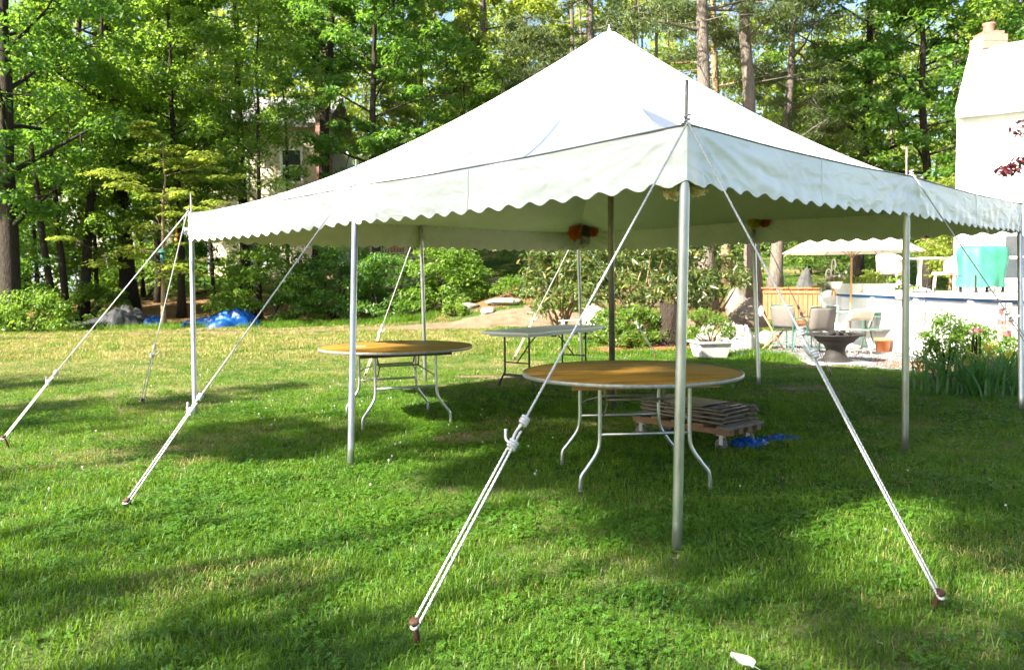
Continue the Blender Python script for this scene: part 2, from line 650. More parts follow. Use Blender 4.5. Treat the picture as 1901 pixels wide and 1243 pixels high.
def grass_material(name, stops, ct, trans):
    m, nt, bs = new_mat(name)
    N, Lk = nt.nodes, nt.links
    ge = N.new('ShaderNodeNewGeometry')
    cr = N.new('ShaderNodeValToRGB')
    while len(cr.color_ramp.elements) < len(stops): cr.color_ramp.elements.new(0.5)
    for e, (p, c) in zip(cr.color_ramp.elements, stops):
        e.position, e.color = p, rgba(c)
    n1 = N.new('ShaderNodeTexNoise'); n1.inputs['Scale'].default_value = 1.1; n1.inputs['Detail'].default_value = 4
    Lk.new(ge.outputs['Position'], n1.inputs['Vector'])
    ad = N.new('ShaderNodeMath'); ad.operation = 'MULTIPLY_ADD'; ad.inputs[1].default_value = 0.55
    Lk.new(ge.outputs['Random Per Island'], ad.inputs[0])
    sb = N.new('ShaderNodeMath'); sb.operation = 'MULTIPLY_ADD'; sb.inputs[1].default_value = 1.5; sb.inputs[2].default_value = -0.53
    Lk.new(n1.outputs[0], sb.inputs[0]); Lk.new(sb.outputs[0], ad.inputs[2])
    Lk.new(ad.outputs[0], cr.inputs[0])
    Lk.new(cr.outputs[0], bs.inputs['Base Color'])
    bs.inputs['Roughness'].default_value = 0.5
    bs.inputs['Specular IOR Level'].default_value = 0.35
    tr = N.new('ShaderNodeBsdfTranslucent'); tr.inputs[0].default_value = rgba(ct)
    ms = N.new('ShaderNodeMixShader'); ms.inputs[0].default_value = trans
    Lk.new(bs.outputs[0], ms.inputs[1]); Lk.new(tr.outputs[0], ms.inputs[2]); Lk.new(ms.outputs[0], N['Material Output'].inputs[0])
    return m


M_grass = grass_material('grass', [(0.1, (0.030, 0.084, 0.005)), (0.5, (0.070, 0.152, 0.009)), (0.95, (0.130, 0.208, 0.017))], (0.21, 0.38, 0.011), 0.42)
M_dry_sun = grass_material('dry_sun_grass', [(0.1, (0.13, 0.155, 0.035)), (0.5, (0.27, 0.245, 0.075)), (0.95, (0.42, 0.35, 0.15))], (0.38, 0.37, 0.08), 0.38)
M_clover = grass_material('clover', [(0.1, (0.025, 0.082, 0.007)), (0.5, (0.057, 0.145, 0.011)), (0.95, (0.10, 0.20, 0.019))], (0.17, 0.36, 0.013), 0.38)
specs = [('a0', M_grass, blades(1, 38, .085, .020, .048, .0040, 1.1)), ('a1', M_grass, blades(2, 34, .09, .018, .055, .0036, 1.4)),
         ('a2', M_grass, blades(3, 28, .08, .025, .068, .0042, 1.1)), ('b0', M_dry_sun, blades(4, 30, .09, .015, .042, .0034, 1.5)),
         ('b1', M_dry_sun, blades(5, 24, .09, .018, .05, .0034, 1.3)), ('c0', M_clover, clover(6, 30, .10)), ('c1', M_clover, clover(7, 22, .09)),
         ('d0', M_grass, blades(8, 60, .22, .05, .11, .010, 1.0)), ('d1', M_dry_sun, blades(9, 50, .22, .04, .09, .010, 1.1)),
         ('e0', M_grass, blades(10, 40, .10, .08, .20, .006, 0.9))]
for nm, mt, (V, F) in specs:
    me = fast_mesh('tuft_' + nm, V, F)
    me.materials.append(mt)
    protos.objects.link(bpy.data.objects.new('tuft_' + nm, me))

TENT_C = np.array([0.95, 8.36])


def bare(X, Y):
    return np.maximum.reduce([path_in(X, Y), patio_in(X, Y), mulch_in(X, Y), bare_in(X, Y) - 0.08, litter_in(X, Y) - 0.5])


def scatter(dens, y0, y1, seed):
    g = np.random.default_rng(seed)
    area_w = lambda y: 0.70 * y + 1.2
    n = int(dens * (0.70 * (y1 ** 2 - y0 ** 2) + 2.4 * (y1 - y0)))
    y = np.sqrt(g.uniform(y0 ** 2, y1 ** 2, n)); x = g.uniform(-1, 1, n) * area_w(y)
    keep = (bare(x, y) + (g.uniform(0, 1, n) - .5) * 0.5) < 0.0
    return x[keep], y[keep], g


PX, PY, PI_, PS = [], [], [], []
for dens, y0, y1, far, seed in ((330, 2.2, 5.0, 0, 21), (230, 5.0, 9.0, 0, 22), (105, 9.0, 15.0, 0, 23), (26, 15.0, 26.0, 1, 24), (10, 26.0, 42.0, 1, 25)):
    x, y, g = scatter(dens, y0, y1, seed)
    n = len(x)
    u = g.uniform(0, 1, n)
    # drier at the far left, its strong sun put into the colour; worn patches
    dry_sun = 0.035 + 0.85 * smooth01((y - 7.5 - 0.35 * (x + 4)) / 8) * smooth01((3 - x) / 5) + 0.5 * smooth01((vnoise(x * 0.8, y * 0.8, 31) - 0.68) / 0.15)
    dry_sun = np.where((x > 1.5) & (y < 4.3), dry_sun + 0.45 * smooth01((x - 1.5) / 1.0), dry_sun)
    clv = 0.08 + 0.34 * smooth01((vnoise(x * 1.3, y * 1.3, 33) * .6 + vnoise(x * 3.1, y * 3.1, 34) * .4 - 0.38) / 0.35)
    v = g.uniform(0, 1, n)
    if far:
        idx = np.where(u < dry_sun, 8, 7)
    else:
        gr = g.integers(0, 3, n)
        idx = np.where(u < dry_sun, 3 + g.integers(0, 2, n), np.where(v < clv, 5 + g.integers(0, 2, n), gr))
    PX.append(x); PY.append(y); PI_.append(idx); PS.append(g.uniform(0.7, 1.25, n))
# longer unmown grass at the wood's edge and round the planter
g = np.random.default_rng(40)
for x0, x1, yc, sp, n in ((-21, -7, 26.8, 0.8, 800), (-7.5, -2.5, 26.7, 0.5, 400), (3.9, 4.8, 13.8, 0.25, 70)):
    x = g.uniform(x0, x1, n); y = yc + g.normal(0, sp, n) - 0.02 * x
    if x0 < -10: y = yc + (x + 7) * 0.22 + g.normal(0, sp, n)
    PX.append(x); PY.append(y); PI_.append(np.full(n, 9)); PS.append(g.uniform(0.6, 1.5, n) * (1.3 if x0 < 0 else 1.0))
PX, PY, PI_, PS = map(np.concatenate, (PX, PY, PI_, PS))


def instancer(name, P, idx, rot, scl, coll, tilt=0.0):
    me = bpy.data.meshes.new(name)
    me.vertices.add(len(P))
    me.vertices.foreach_set('co', np.ascontiguousarray(P, np.float32).ravel())
    a = me.attributes.new('pick', 'INT', 'POINT'); a.data.foreach_set('value', np.ascontiguousarray(idx, np.int32))
    a = me.attributes.new('turn', 'FLOAT_VECTOR', 'POINT'); a.data.foreach_set('vector', np.ascontiguousarray(rot, np.float32).ravel())
    a = me.attributes.new('size', 'FLOAT', 'POINT'); a.data.foreach_set('value', np.ascontiguousarray(scl, np.float32))
    o = link(name, me)
    ng = bpy.data.node_groups.new(name + '_nodes', 'GeometryNodeTree')
    ng.interface.new_socket('Geometry', in_out='INPUT', socket_type='NodeSocketGeometry')
    ng.interface.new_socket('Geometry', in_out='OUTPUT', socket_type='NodeSocketGeometry')
    gi, go = ng.nodes.new('NodeGroupInput'), ng.nodes.new('NodeGroupOutput')
    ip = ng.nodes.new('GeometryNodeInstanceOnPoints')
    ci = ng.nodes.new('GeometryNodeCollectionInfo')
    ci.inputs['Collection'].default_value = coll
    ci.inputs['Separate Children'].default_value = True
    ci.inputs['Reset Children'].default_value = True

    def attr(nm, ty):
        n = ng.nodes.new('GeometryNodeInputNamedAttribute'); n.data_type = ty; n.inputs['Name'].default_value = nm
        return n.outputs['Attribute']
    ip.inputs['Pick Instance'].default_value = True
    ng.links.new(gi.outputs[0], ip.inputs['Points'])
    ng.links.new(ci.outputs[0], ip.inputs['Instance'])
    ng.links.new(attr('pick', 'INT'), ip.inputs['Instance Index'])
    er = ng.nodes.new('FunctionNodeEulerToRotation')
    ng.links.new(attr('turn', 'FLOAT_VECTOR'), er.inputs[0])
    ng.links.new(er.outputs[0], ip.inputs['Rotation'])
    ng.links.new(attr('size', 'FLOAT'), ip.inputs['Scale'])
    ng.links.new(ip.outputs[0], go.inputs[0])
    md = o.modifiers.new('scatter', 'NODES')
    md.node_group = ng
    return o


n = len(PX)
rot = np.stack([rng.normal(0, .08, n), rng.normal(0, .08, n), rng.uniform(0, 2 * PI, n)], 1)
grass = instancer('grass', np.stack([PX, PY, gz(PX, PY) - 0.004], 1), PI_, rot, PS, protos)
tag(grass, 'mown green lawn grass and clover leaves all over the yard', 'grass', kind='stuff')

# white clover heads, uncounted
fl = bpy.data.collections.new('clover_heads')
M_cflower = pm('clover_flower', (0.36, 0.35, 0.28), (0.50, 0.49, 0.43), 60, 0.8)
for s in range(2):
    mb = MB().blob((0, 0, 0.040), (0.0085, 0.0085, 0.0080), s + 3, 0.3, 6, 7, 5).tube([(0, 0, 0), (0.003, 0, 0.02), (0, 0, 0.036)], 0.0012, 4)
    me = bpy.data.meshes.new('clover_head'); me.from_pydata(np.concatenate(mb.v).tolist(), [], mb.f); me.materials.append(M_cflower)
    fl.objects.link(bpy.data.objects.new('clover_head_%d' % s, me))
x, y, g = scatter(2.6, 3.4, 15.0, 77)
k = g.uniform(0, 1, len(x)) < (0.06 + 0.94 * smooth01((vnoise(x * .5, y * .5, 35) - .35) / .3) * smooth01((3.0 - x) / 5.0))
x, y = x[k], y[k]
n = len(x)
heads = instancer('clover_flowers', np.stack([x, y, gz(x, y)], 1), g.integers(0, 2, n), np.stack([g.normal(0, .25, n), g.normal(0, .25, n), g.uniform(0, 6, n)], 1), g.uniform(.7, 1.15, n), fl)
tag(heads, 'tiny white clover flower heads dotted over the lawn', 'flowers', kind='stuff')

# ------------------------------------------------------------------ trees and shrubs
def leaf_geo(C, D, Nn, L, W, fold=0.15):
    """C centres, D directions, Nn normals -> folded pointed leaves (two triangles each)"""
    S = np.cross(Nn, D)
    S /= np.linalg.norm(S, axis=1)[:, None] + 1e-9
    a = C - D * (L / 2)[:, None]
    t = C + D * (L / 2)[:, None] - Nn * (L * 0.12)[:, None]
    l = C + S * (W / 2)[:, None] + Nn * (W * fold)[:, None]
    r = C - S * (W / 2)[:, None] + Nn * (W * fold)[:, None]
    V = np.stack([a, r, t, l], 1).reshape(-1, 3)
    n = len(C)
    F = (np.array([(0, 1, 2), (0, 2, 3)])[None] + (np.arange(n) * 4)[:, None, None]).reshape(-1, 3)
    return V, F


def leaves_at(g, ctr, n, rad, flat, size, aspect, droop=0.0, up=0.7):
    """n leaves round each cluster centre"""
    m = len(ctr)
    n_each = np.full(m, n) if np.isscalar(n) else n
    idx = np.repeat(np.arange(m), n_each)
    N = len(idx)
    o = g.normal(0, 1, (N, 3))
    o /= np.linalg.norm(o, axis=1)[:, None]
    o *= (g.uniform(0, 1, N) ** 0.5)[:, None]
    R = rad if np.isscalar(rad) else rad[idx]
    off = o * np.array([1, 1, flat]) * (R if np.isscalar(R) else R[:, None])
    off[:, 2] -= droop * (off[:, 0] ** 2 + off[:, 1] ** 2) / (np.mean(R) + 1e-6)
    C = ctr[idx] + off
    nn = g.normal(0, 1, (N, 3)) * (1 - up)
    nn[:, 2] += up
    nn += o * 0.35
    nn /= np.linalg.norm(nn, axis=1)[:, None]
    d = o * np.array([1, 1, .3]) + g.normal(0, .6, (N, 3)) + np.array([0, 0, -.25])
    d -= nn * np.sum(d * nn, 1)[:, None]
    d /= np.linalg.norm(d, axis=1)[:, None] + 1e-9
    L = size * g.uniform(0.6, 1.3, N)
    return leaf_geo(C, d, nn, L, L * aspect)


M_bark = pm('bark_dark', (0.020, 0.016, 0.012), (0.056, 0.045, 0.035), 9, 0.95, bump=1.0, bscale=14, stretch=(3, 3, .5), spec=0.15, dist=0.05)
M_bark_g = pm('bark_grey', (0.10, 0.082, 0.068), (0.22, 0.185, 0.155), 9, 0.95, bump=1.0, bscale=14, stretch=(3, 3, .5), spec=0.15, dist=0.05)
M_bark_t = pm('bark_tan', (0.17, 0.115, 0.065), (0.30, 0.22, 0.14), 12, 0.9, bump=0.6, bscale=20, stretch=(2, 2, .7), spec=0.2)
LM_mid = leaf_mat('leaf_mid', (0.036, 0.090, 0.012), (0.130, 0.215, 0.034), (0.32, 0.50, 0.045), 0.48)
LM_dark = leaf_mat('leaf_dark', (0.028, 0.086, 0.013), (0.090, 0.185, 0.028), (0.23, 0.44, 0.04), 0.44)
LM_lite = leaf_mat('leaf_light', (0.080, 0.130, 0.018), (0.190, 0.245, 0.042), (0.42, 0.50, 0.06), 0.50)
LM_pine = leaf_mat('needle', (0.036, 0.070, 0.020), (0.110, 0.150, 0.040), (0.22, 0.28, 0.06), 0.34)
LM_rhodo = leaf_mat('leaf_glossy', (0.035, 0.070, 0.016), (0.110, 0.150, 0.036), (0.22, 0.26, 0.04), 0.28, rough=0.3, c3=(0.30, 0.22, 0.08), frac3=0.10)
LM_red = leaf_mat('leaf_red', (0.045, 0.012, 0.016), (0.11, 0.022, 0.026), (0.25, 0.03, 0.03), 0.28, rough=0.4)


def wander(g, a, b, n, amp):
    a, b = np.array(a, float), np.array(b, float)
    t = np.linspace(0, 1, n)[:, None]
    P = a + (b - a) * t
    w = np.cumsum(g.normal(0, 1, (n, 3)), 0) * amp * np.linalg.norm(b - a) / n
    w *= np.sin(t * PI * 0.5)
    w[0] = 0
    return P + w


def tree(name, label, x, y, height, r0, crown, leafm, barkm, seed, lean=(0, 0), n_limb=16, n_leaf=9000, size=0.17, aspect=0.55, kind='broad',
         stems=1, flat=0.5, cl_rad=0.75, cl_per=7, up=0.6, group=None, droop=0.1, dead=0, z0=None, side=None):
    """crown = (bottom height, radius at widest, height of the widest as a fraction)"""
    g = np.random.default_rng(seed)
    zb = float(gz(x, y)) - 0.06 if z0 is None else z0
    root = thing(name, label, 'tree', (x, y, zb), group=group)
    cb, cr_, cw = crown
    tb = MB()
    centres = []
    for s in range(stems):
        so = np.array([g.normal(0, .3), g.normal(0, .3), 0]) * (stems > 1)
        hs = height * (1 if s == 0 else g.uniform(.75, .95))
        top = so * 4 + np.array([lean[0], lean[1], hs])
        P = wander(g, so, top, 14, 0.06)
        t = np.linspace(0, 1, 14)
        R = r0 * (1 - 0.85 * t) * (1.0 if s == 0 else .75)
        R[0] *= 1.45
        tb.tube(P, R, 9)
        nl = max(4, n_limb // stems)
        for i in range(nl):
            f = (cb + (hs - cb) * ((i + g.uniform(0, .7)) / nl)) / hs
            f = min(f, 0.97)
            j = f * 13
            j0 = int(j)
            p = P[j0] + (P[min(j0 + 1, 13)] - P[j0]) * (j - j0)
            az = i * 2.399 + g.normal(0, .5) + seed
            if side is not None and g.uniform() < 0.6:
                az = side + g.normal(0, .5)
            u = (f * hs - cb) / max(hs - cb, .1)
            prof = (0.35 + 0.65 * math.sin(min(1.0, u / max(cw, .05) * .5 + .12) * PI)) if u < cw else (1 - ((u - cw) / (1 - cw)) ** 2 * .8)
            ln = cr_ * prof * g.uniform(.75, 1.12)
            el = g.uniform(-.05, .25) if kind == 'pine' else g.uniform(.12, .7)
            e = p + np.array([math.cos(az) * math.cos(el), math.sin(az) * math.cos(el), math.sin(el)]) * ln
            LP = wander(g, p, e, 7, .12)
            LP[:, 2] += np.linspace(0, 1, 7) ** 2 * ln * (-.06 if kind != 'pine' else .05)
            rl = max(.012, R[j0] * .38)
            tb.tube(LP, np.linspace(rl, rl * .2, 7), 5, cap=False)
            ks = np.linspace(2, 6, cl_per)
            for q in ks:
                c = LP[int(q)] + (LP[min(int(q) + 1, 6)] - LP[int(q)]) * (q - int(q))
                sdir = np.array([-math.sin(az), math.cos(az), g.normal(0, .3)]) * g.normal(0, .42) * ln * (0.35 + .1 * q)
                e2 = c + sdir + np.array([0, 0, g.normal(.05, .12) * ln])
                if g.uniform() < .7 and np.linalg.norm(e2 - c) > .15:
                    tb.tube(wander(g, c, e2, 4, .1), np.linspace(rl * .35, rl * .1, 4), 4, cap=False)
                centres.append(e2)
    for i in range(dead):
        h = g.uniform(.25, .75) * height
        j = h / height * 13
        p = P[int(j)]
        az = g.uniform(0, 2 * PI)
        e = p + np.array([math.cos(az), math.sin(az), g.uniform(-.1, .35)]) * g.uniform(.8, 2.2)
        tb.tube(wander(g, p, e, 5, .12), np.linspace(.03, .006, 5), 4, cap=False)
    build('trunk', tb, barkm, root)
    C = np.array(centres)
    rad = cl_rad * g.uniform(.6, 1.25, len(C))
    per = np.maximum(3, (g.uniform(.5, 1.5, len(C)) * n_leaf / len(C)).astype(int))
    if kind == 'pine':
        V, F = leaves_at(g, C, per, rad, .34, size, aspect, droop, .45)
    else:
        V, F = leaves_at(g, C, per, rad, flat, size, aspect, droop, up)
    link('crown', fast_mesh('crown', V, F), leafm, root)
    return root


def shrub(name, label, x, y, rx, ry, h, leafm, seed, n=5000, size=.1, aspect=.5, clusters=60, cl_rad=.35, barkm=None, up=.55, flat=.6, z=None, cat='shrub', group=None,
          low=0.05, parent_part='foliage', stems=7, droop=.1):
    g = np.random.default_rng(seed)
    zb = (float(gz(x, y)) - .03) if z is None else z
    root = thing(name, label, cat, (x, y, zb), group=group)
    d = g.normal(0, 1, (clusters, 3)); d[:, 2] = np.abs(d[:, 2]); d /= np.linalg.norm(d, axis=1)[:, None]
    q = g.uniform(.55, 1.0, clusters) ** .6
    C = d * q[:, None] * np.array([rx, ry, h * (1 - low)]) + np.array([0, 0, h * low])
    C[:, 2] = np.maximum(C[:, 2], h * low + g.uniform(0, .25, clusters) * h)
    tb = MB()
    for i in g.choice(clusters, min(stems, clusters), replace=False):
        a = np.array([g.normal(0, .12) * rx, g.normal(0, .12) * ry, 0])
        tb.tube(wander(g, a, C[i] * .92, 7, .1), np.linspace(.012 + .014 * h, .006, 7), 5, cap=False)
    build('stems', tb, barkm or M_bark, root)
    per = np.maximum(3, (g.uniform(.6, 1.4, clusters) * n / clusters).astype(int))
    V, F = leaves_at(g, C, per, cl_rad * g.uniform(.7, 1.3, clusters), flat, size, aspect, droop, up)
    V[:, 2] = np.maximum(V[:, 2], .02)
    link(parent_part, fast_mesh(parent_part, V, F), leafm, root)
    return root


def px_at(px, d):
    """ground x of a pixel column at depth d (near the horizon row)"""
    return at_depth(px, 523, d)[0]

# ------------------------------------------------------------------ the tent
def smooth_path(P, k=6):
    """Catmull-Rom through the points"""
    P = np.asarray(P, float)
    Q = np.vstack([2 * P[0] - P[1], P, 2 * P[-1] - P[-2]])
    out = []
    for i in range(1, len(Q) - 2):
        for t in np.arange(k) / k:
            a, b, c, d = Q[i - 1], Q[i], Q[i + 1], Q[i + 2]
            out.append(.5 * ((2 * b) + (c - a) * t + (2 * a - 5 * b + 4 * c - d) * t * t + (3 * b - a - 3 * c + d) * t ** 3))
    out.append(P[-1])
    return np.array(out)


HT = 2.14
base_px = {'F': (1256, 1018), 'LM': (650, 863), 'L': (362, 775), 'RM': (1680, 843), 'R': (1896, 765), 'BL': (790, 712), 'BR': (1409, 718), 'B': (1080, 672)}
top_px = {'F': (1276, 232), 'LM': (653, 347), 'L': (349, 397), 'RM': (1692, 328), 'R': (1899, 379)}
BASE = {k: on_plane(*v) for k, v in base_px.items()}
TOP = {k: on_plane(*v, HT) for k, v in top_px.items()}
th, sd_ = 0.7632, 6.066
uu, vv = np.array([math.cos(th), math.sin(th)]), np.array([-math.sin(th), math.cos(th)])
for k, (a, b) in {'BL': (0, 1), 'BR': (1, 0), 'B': (1, 1)}.items():
    q = np.array([0.950, 8.364]) + (a * uu + b * vv) * sd_ / 2
    TOP[k] = np.array([q[0], q[1], HT])
TOP['BL'] = np.append((TOP['L'] + TOP['B'])[:2] / 2, HT)
CB = on_plane(1137, 760)
PEAK = at_depth(1131, 55, CB[1])
ORDER = ['F', 'LM', 'L', 'BL', 'B', 'BR', 'R', 'RM']


def vinyl(name, bump_s, rough=0.38, trans=0.0):
    m, nt, bs = new_mat(name)
    N, Lk = nt.nodes, nt.links
    tc = N.new('ShaderNodeTexCoord')
    n0 = N.new('ShaderNodeTexNoise'); n0.inputs['Scale'].default_value = 1.6; n0.inputs['Detail'].default_value = 7
    Lk.new(tc.outputs['Object'], n0.inputs['Vector'])
    cr = N.new('ShaderNodeValToRGB')
    cr.color_ramp.elements[0].position = .35; cr.color_ramp.elements[0].color = rgba((0.71, 0.72, 0.72))
    cr.color_ramp.elements[1].position = .6; cr.color_ramp.elements[1].color = rgba((0.78, 0.79, 0.79))
    Lk.new(n0.outputs[0], cr.inputs[0]); Lk.new(cr.outputs[0], bs.inputs['Base Color'])
    bs.inputs['Roughness'].default_value = rough
    n1 = N.new('ShaderNodeTexNoise'); n1.noise_type = 'RIDGED_MULTIFRACTAL'; n1.inputs['Scale'].default_value = 5.5; n1.inputs['Detail'].default_value = 5; n1.inputs['Distortion'].default_value = 1.0
    mp = N.new('ShaderNodeMapping'); mp.inputs['Scale'].default_value = (.9, .9, 2.2); mp.inputs['Rotation'].default_value = (.5, -.4, .2)
    Lk.new(tc.outputs['Object'], mp.inputs[0]); Lk.new(mp.outputs[0], n1.inputs['Vector'])
    bp = N.new('ShaderNodeBump'); bp.inputs['Strength'].default_value = bump_s; bp.inputs['Distance'].default_value = 0.02
    Lk.new(n1.outputs[0], bp.inputs['Height']); Lk.new(bp.outputs[0], bs.inputs['Normal'])
    tr = N.new('ShaderNodeBsdfTranslucent'); tr.inputs[0].default_value = rgba((.75, .76, .70))
    ms = N.new('ShaderNodeMixShader'); ms.inputs[0].default_value = trans
    Lk.new(bs.outputs[0], ms.inputs[1]); Lk.new(tr.outputs[0], ms.inputs[2]); Lk.new(ms.outputs[0], N['Material Output'].inputs[0])
    return m


M_roof = vinyl('tent_vinyl', 0.025)
M_val = vinyl('valance_vinyl', 0.42, trans=.05)
M_under_shade = pm('tent_under_shade', (0.60, 0.60, 0.46), (0.68, 0.68, 0.54), 2.5, .8, bump=.15, bscale=6, spec=.1)  # olive inner face: underside shade and grass bounce put into the colour


def shade_inside(o, outward_first):
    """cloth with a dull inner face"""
    o.data.materials.append(M_under_shade)
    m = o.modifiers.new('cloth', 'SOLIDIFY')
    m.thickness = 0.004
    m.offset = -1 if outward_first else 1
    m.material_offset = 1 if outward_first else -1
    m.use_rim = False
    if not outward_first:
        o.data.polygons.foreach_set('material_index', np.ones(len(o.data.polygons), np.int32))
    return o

M_galv = pm('galvanised', (0.42, 0.43, 0.44), (0.58, 0.59, 0.60), 22, 0.36, 0.9, bump=0.05, bscale=60, stretch=(1, 1, .3), rvar=.08)
M_galv_d = pm('weathered_steel', (0.20, 0.18, 0.15), (0.34, 0.31, 0.27), 14, 0.5, 0.8, bump=0.1, bscale=50)
M_iron = pm('rusty_iron', (0.065, 0.030, 0.018), (0.15, 0.070, 0.042), 30, 0.75, 0.5, bump=0.4, bscale=90, c3=(.05, .03, .02), scale3=18, thresh3=.55)
M_rope = pm('rope', (0.46, 0.46, 0.46), (0.62, 0.62, 0.61), 40, 0.75, bump=0.3, bscale=200)
M_weld = pm('weld', (.62, .63, .63), (.70, .71, .71), 9, .5)
M_seam = pm('seam', (0.10, 0.10, 0.10), (0.16, 0.16, 0.155), 20, 0.8)
M_grom = pm('grommet', (0.06, 0.05, 0.04), (0.12, 0.10, 0.08), 20, 0.5, 0.6)

tent = thing('pole_tent', 'white square pole tent with scalloped valance over the tables', 'tent', (TENT_C[0], TENT_C[1], 0))
NS = 30          # rows from peak to eave
SAG = 1.52


def roof_pt(e, s):
    """e on the eave, s from 0 at the peak to 1 at the eave"""
    p = PEAK + (e - PEAK) * s
    p[2] = e[2] + (PEAK[2] - e[2]) * (1 - s) ** SAG
    return p


for si, (a, b, c) in enumerate((('F', 'LM', 'L'), ('L', 'BL', 'B'), ('B', 'BR', 'R'), ('R', 'RM', 'F'))):
    A, Bm, Cc = TOP[a], TOP[b], TOP[c]
    NU = 48
    # ---- roof panel
    P = np.zeros((NU + 1, NS + 1, 3))
    for i in range(NU + 1):
        t = i / NU * 2
        e = A + (Bm - A) * t if t <= 1 else Bm + (Cc - Bm) * (t - 1)
        f = t % 1.0
        e = e.copy(); e[2] -= 0.020 * math.sin(PI * f)
        hip = abs(i / NU - .5) * 2
        for j in range(NS + 1):
            s = max(j / NS, 0.012)
            p = roof_pt(e.copy(), s)
            p[2] -= 0.10 * math.sin(PI * s) * (1 - hip ** 2) * s          # cloth hangs between the hips
            ph = (i / NU) * 2 * PI
            p[2] += 0.010 * s * math.exp(-((s - .55) / .3) ** 2) * math.sin(ph * 5 + si)
            P[i, j] = p
    mb = MB().grid(P)
    rp = build('roof_panel', mb, M_roof, tent, world=True)
    shade_inside(rp, rp.data.polygons[200].normal[2] > 0)
    for i in (0, NU // 4, NU // 2, 3 * NU // 4):                          # welded joins between the strips of vinyl
        build('roof_seam', MB().tube(P[i] + np.array([0, 0, .003]), .0045 if i else .007, 5), M_weld, tent, world=True)
    # ---- seam along the eave
    E_ = np.array([P[i, NS] for i in range(NU + 1)])
    out = np.array([(Cc - A)[1], -(Cc - A)[0], 0]); out /= np.linalg.norm(out)
    if out[:2] @ (((A + Cc) / 2)[:2] - TENT_C) < 0: out = -out
    build('eave_seam', MB().tube(E_ + out * .004 + np.array([0, 0, .002]), 0.0055, 6), M_seam, tent, world=True)
    # ---- valance
    pitch, nper = 0.190, 12
    half = [np.linalg.norm(Bm - A), np.linalg.norm(Cc - Bm)]
    Ltot = sum(half)
    ncol = int(round(Ltot / pitch)) * nper
    nrow = 18
    Q = np.zeros((ncol + 1, nrow + 1, 3))
    for i in range(ncol + 1):
        s = i / ncol * Ltot
        if s <= half[0]: t, e = s / half[0], A + (Bm - A) * (s / half[0])
        else: t, e = (s - half[0]) / half[1], Bm + (Cc - Bm) * ((s - half[0]) / half[1])
        e = e.copy(); e[2] -= 0.020 * math.sin(PI * min(1, t))
        ws = .5 - .5 * math.cos(2 * PI * i / nper)
        endf = min(1.0, min(s, Ltot - s) / .07)
        drop = 0.266 + 0.030 * (ws ** .9)
        for j in range(nrow + 1):
            v = j / nrow
            z = v * drop
            w = 0.0
            for q in (0.0, half[0], Ltot):                                # creases that fan out from each pole
                ds = s - q
                phi = math.atan2(z + .02, abs(ds) + 1e-3)
                w += 0.017 * mnoise.noise(Vector((phi * 12.0, q * 3.1 + si * 9 + (0 if ds > 0 else 5), 0.3))) * math.exp(-abs(ds) / 1.0) * min(1, (z + abs(ds)) / .25)
            w += 0.010 * mnoise.noise(Vector((s * 1.6 + z * 5.0, z * 9.0 - s * .5, si * 4.0))) * min(1, v * 4)
            w += 0.009 * (.5 - abs(mnoise.noise(Vector((s * 3.0 - z * 7, z * 12.0 + s * 1.2, si * 4.0 + 9)))))  * min(1, v * 4)
            w += 0.004 * v * v * math.cos(2 * PI * i / nper + si + 1.3 * mnoise.noise(Vector((s * 2, si, 0))))           # scallops curl
            p = e + out * (0.004 + w + .012 * v) * endf
            p[2] -= z
            Q[i, j] = p
    val = build('valance', MB().grid(Q), M_val, tent, world=True)
    shade_inside(val, Vector(out).dot(val.data.polygons[30].normal) > 0)
    hem = build('hem', MB().tube(Q[:, -1] + out * .001, .0042, 5), M_weld, val)
    hem.data.transform(Matrix.Translation(tuple(-np.array(tent.location))))
    # stitched joins in the valance and the row of grommets behind it
    gb = MB()
    for q in np.arange(.25, Ltot - .1, .30):
        e = A + (Bm - A) * (q / half[0]) if q < half[0] else Bm + (Cc - Bm) * ((q - half[0]) / half[1])
        gb.blob(e - out * .012 - np.array([0, 0, .03]), (.006, .006, .006), 1, .1, 1, 6, 4)
    build('grommets', gb, M_grom, tent, world=True)['kind'] = 'stuff'
    for frac in (.27, .77):
        i = int(frac * ncol)
        line = Q[i, :, :] + out * .003
        build('stitching', MB().tube(line, 0.0028, 4), pm('stitch', (.74, .74, .73), rough=.6), val, world=False).location = tuple(-np.array(tent.location))

# poles ---------------------------------------------------------------------
for k in ORDER:
    b, t = BASE[k].copy(), TOP[k].copy()
    b[2] = float(gz(b[0], b[1])) - 0.05
    inward = np.append((TENT_C - t[:2]) / np.linalg.norm(TENT_C - t[:2]), 0)
    t = t + inward * 0.035
    axis_ = (t - b) / np.linalg.norm(t - b)
    tt = t - axis_ * 0.03
    mb = MB().tube(np.array([b + (tt - b) * f for f in np.linspace(0, 1, 12)]), 0.0265, 18)
    pole = build('side_pole', mb, M_galv, tent, world=True)
    sp = MB().tube([tt - axis_ * .02, tt + axis_ * .02, t + axis_ * .12, t + axis_ * .225], 0.0085, 8)
    sp.tube([t + axis_ * .008, t + axis_ * .016], 0.024, 12)
    o = build('spike', sp, M_galv_d, pole, world=False)
    o.data.transform(Matrix.Translation(tuple(-np.array(tent.location))))
cp = MB().tube([CB + np.array([0, 0, -.05]), CB + (PEAK - CB) * .5, PEAK + np.array([0, 0, -.02])], 0.032, 18)
build('centre_pole', cp, M_galv_d, tent, world=True)
cap = MB().lathe([(0.0, .010), (.010, .008), (.016, .0), (.02, -.02), (.025, -.045)], 20, (0, 0, 0))
cap.tube([(0, 0, .0), (0, 0, .045)], .007, 8)
o = build('peak_cap', cap, M_roof, tent)
o.location = tuple(PEAK + np.array([0, 0, .0]) - np.array(tent.location))

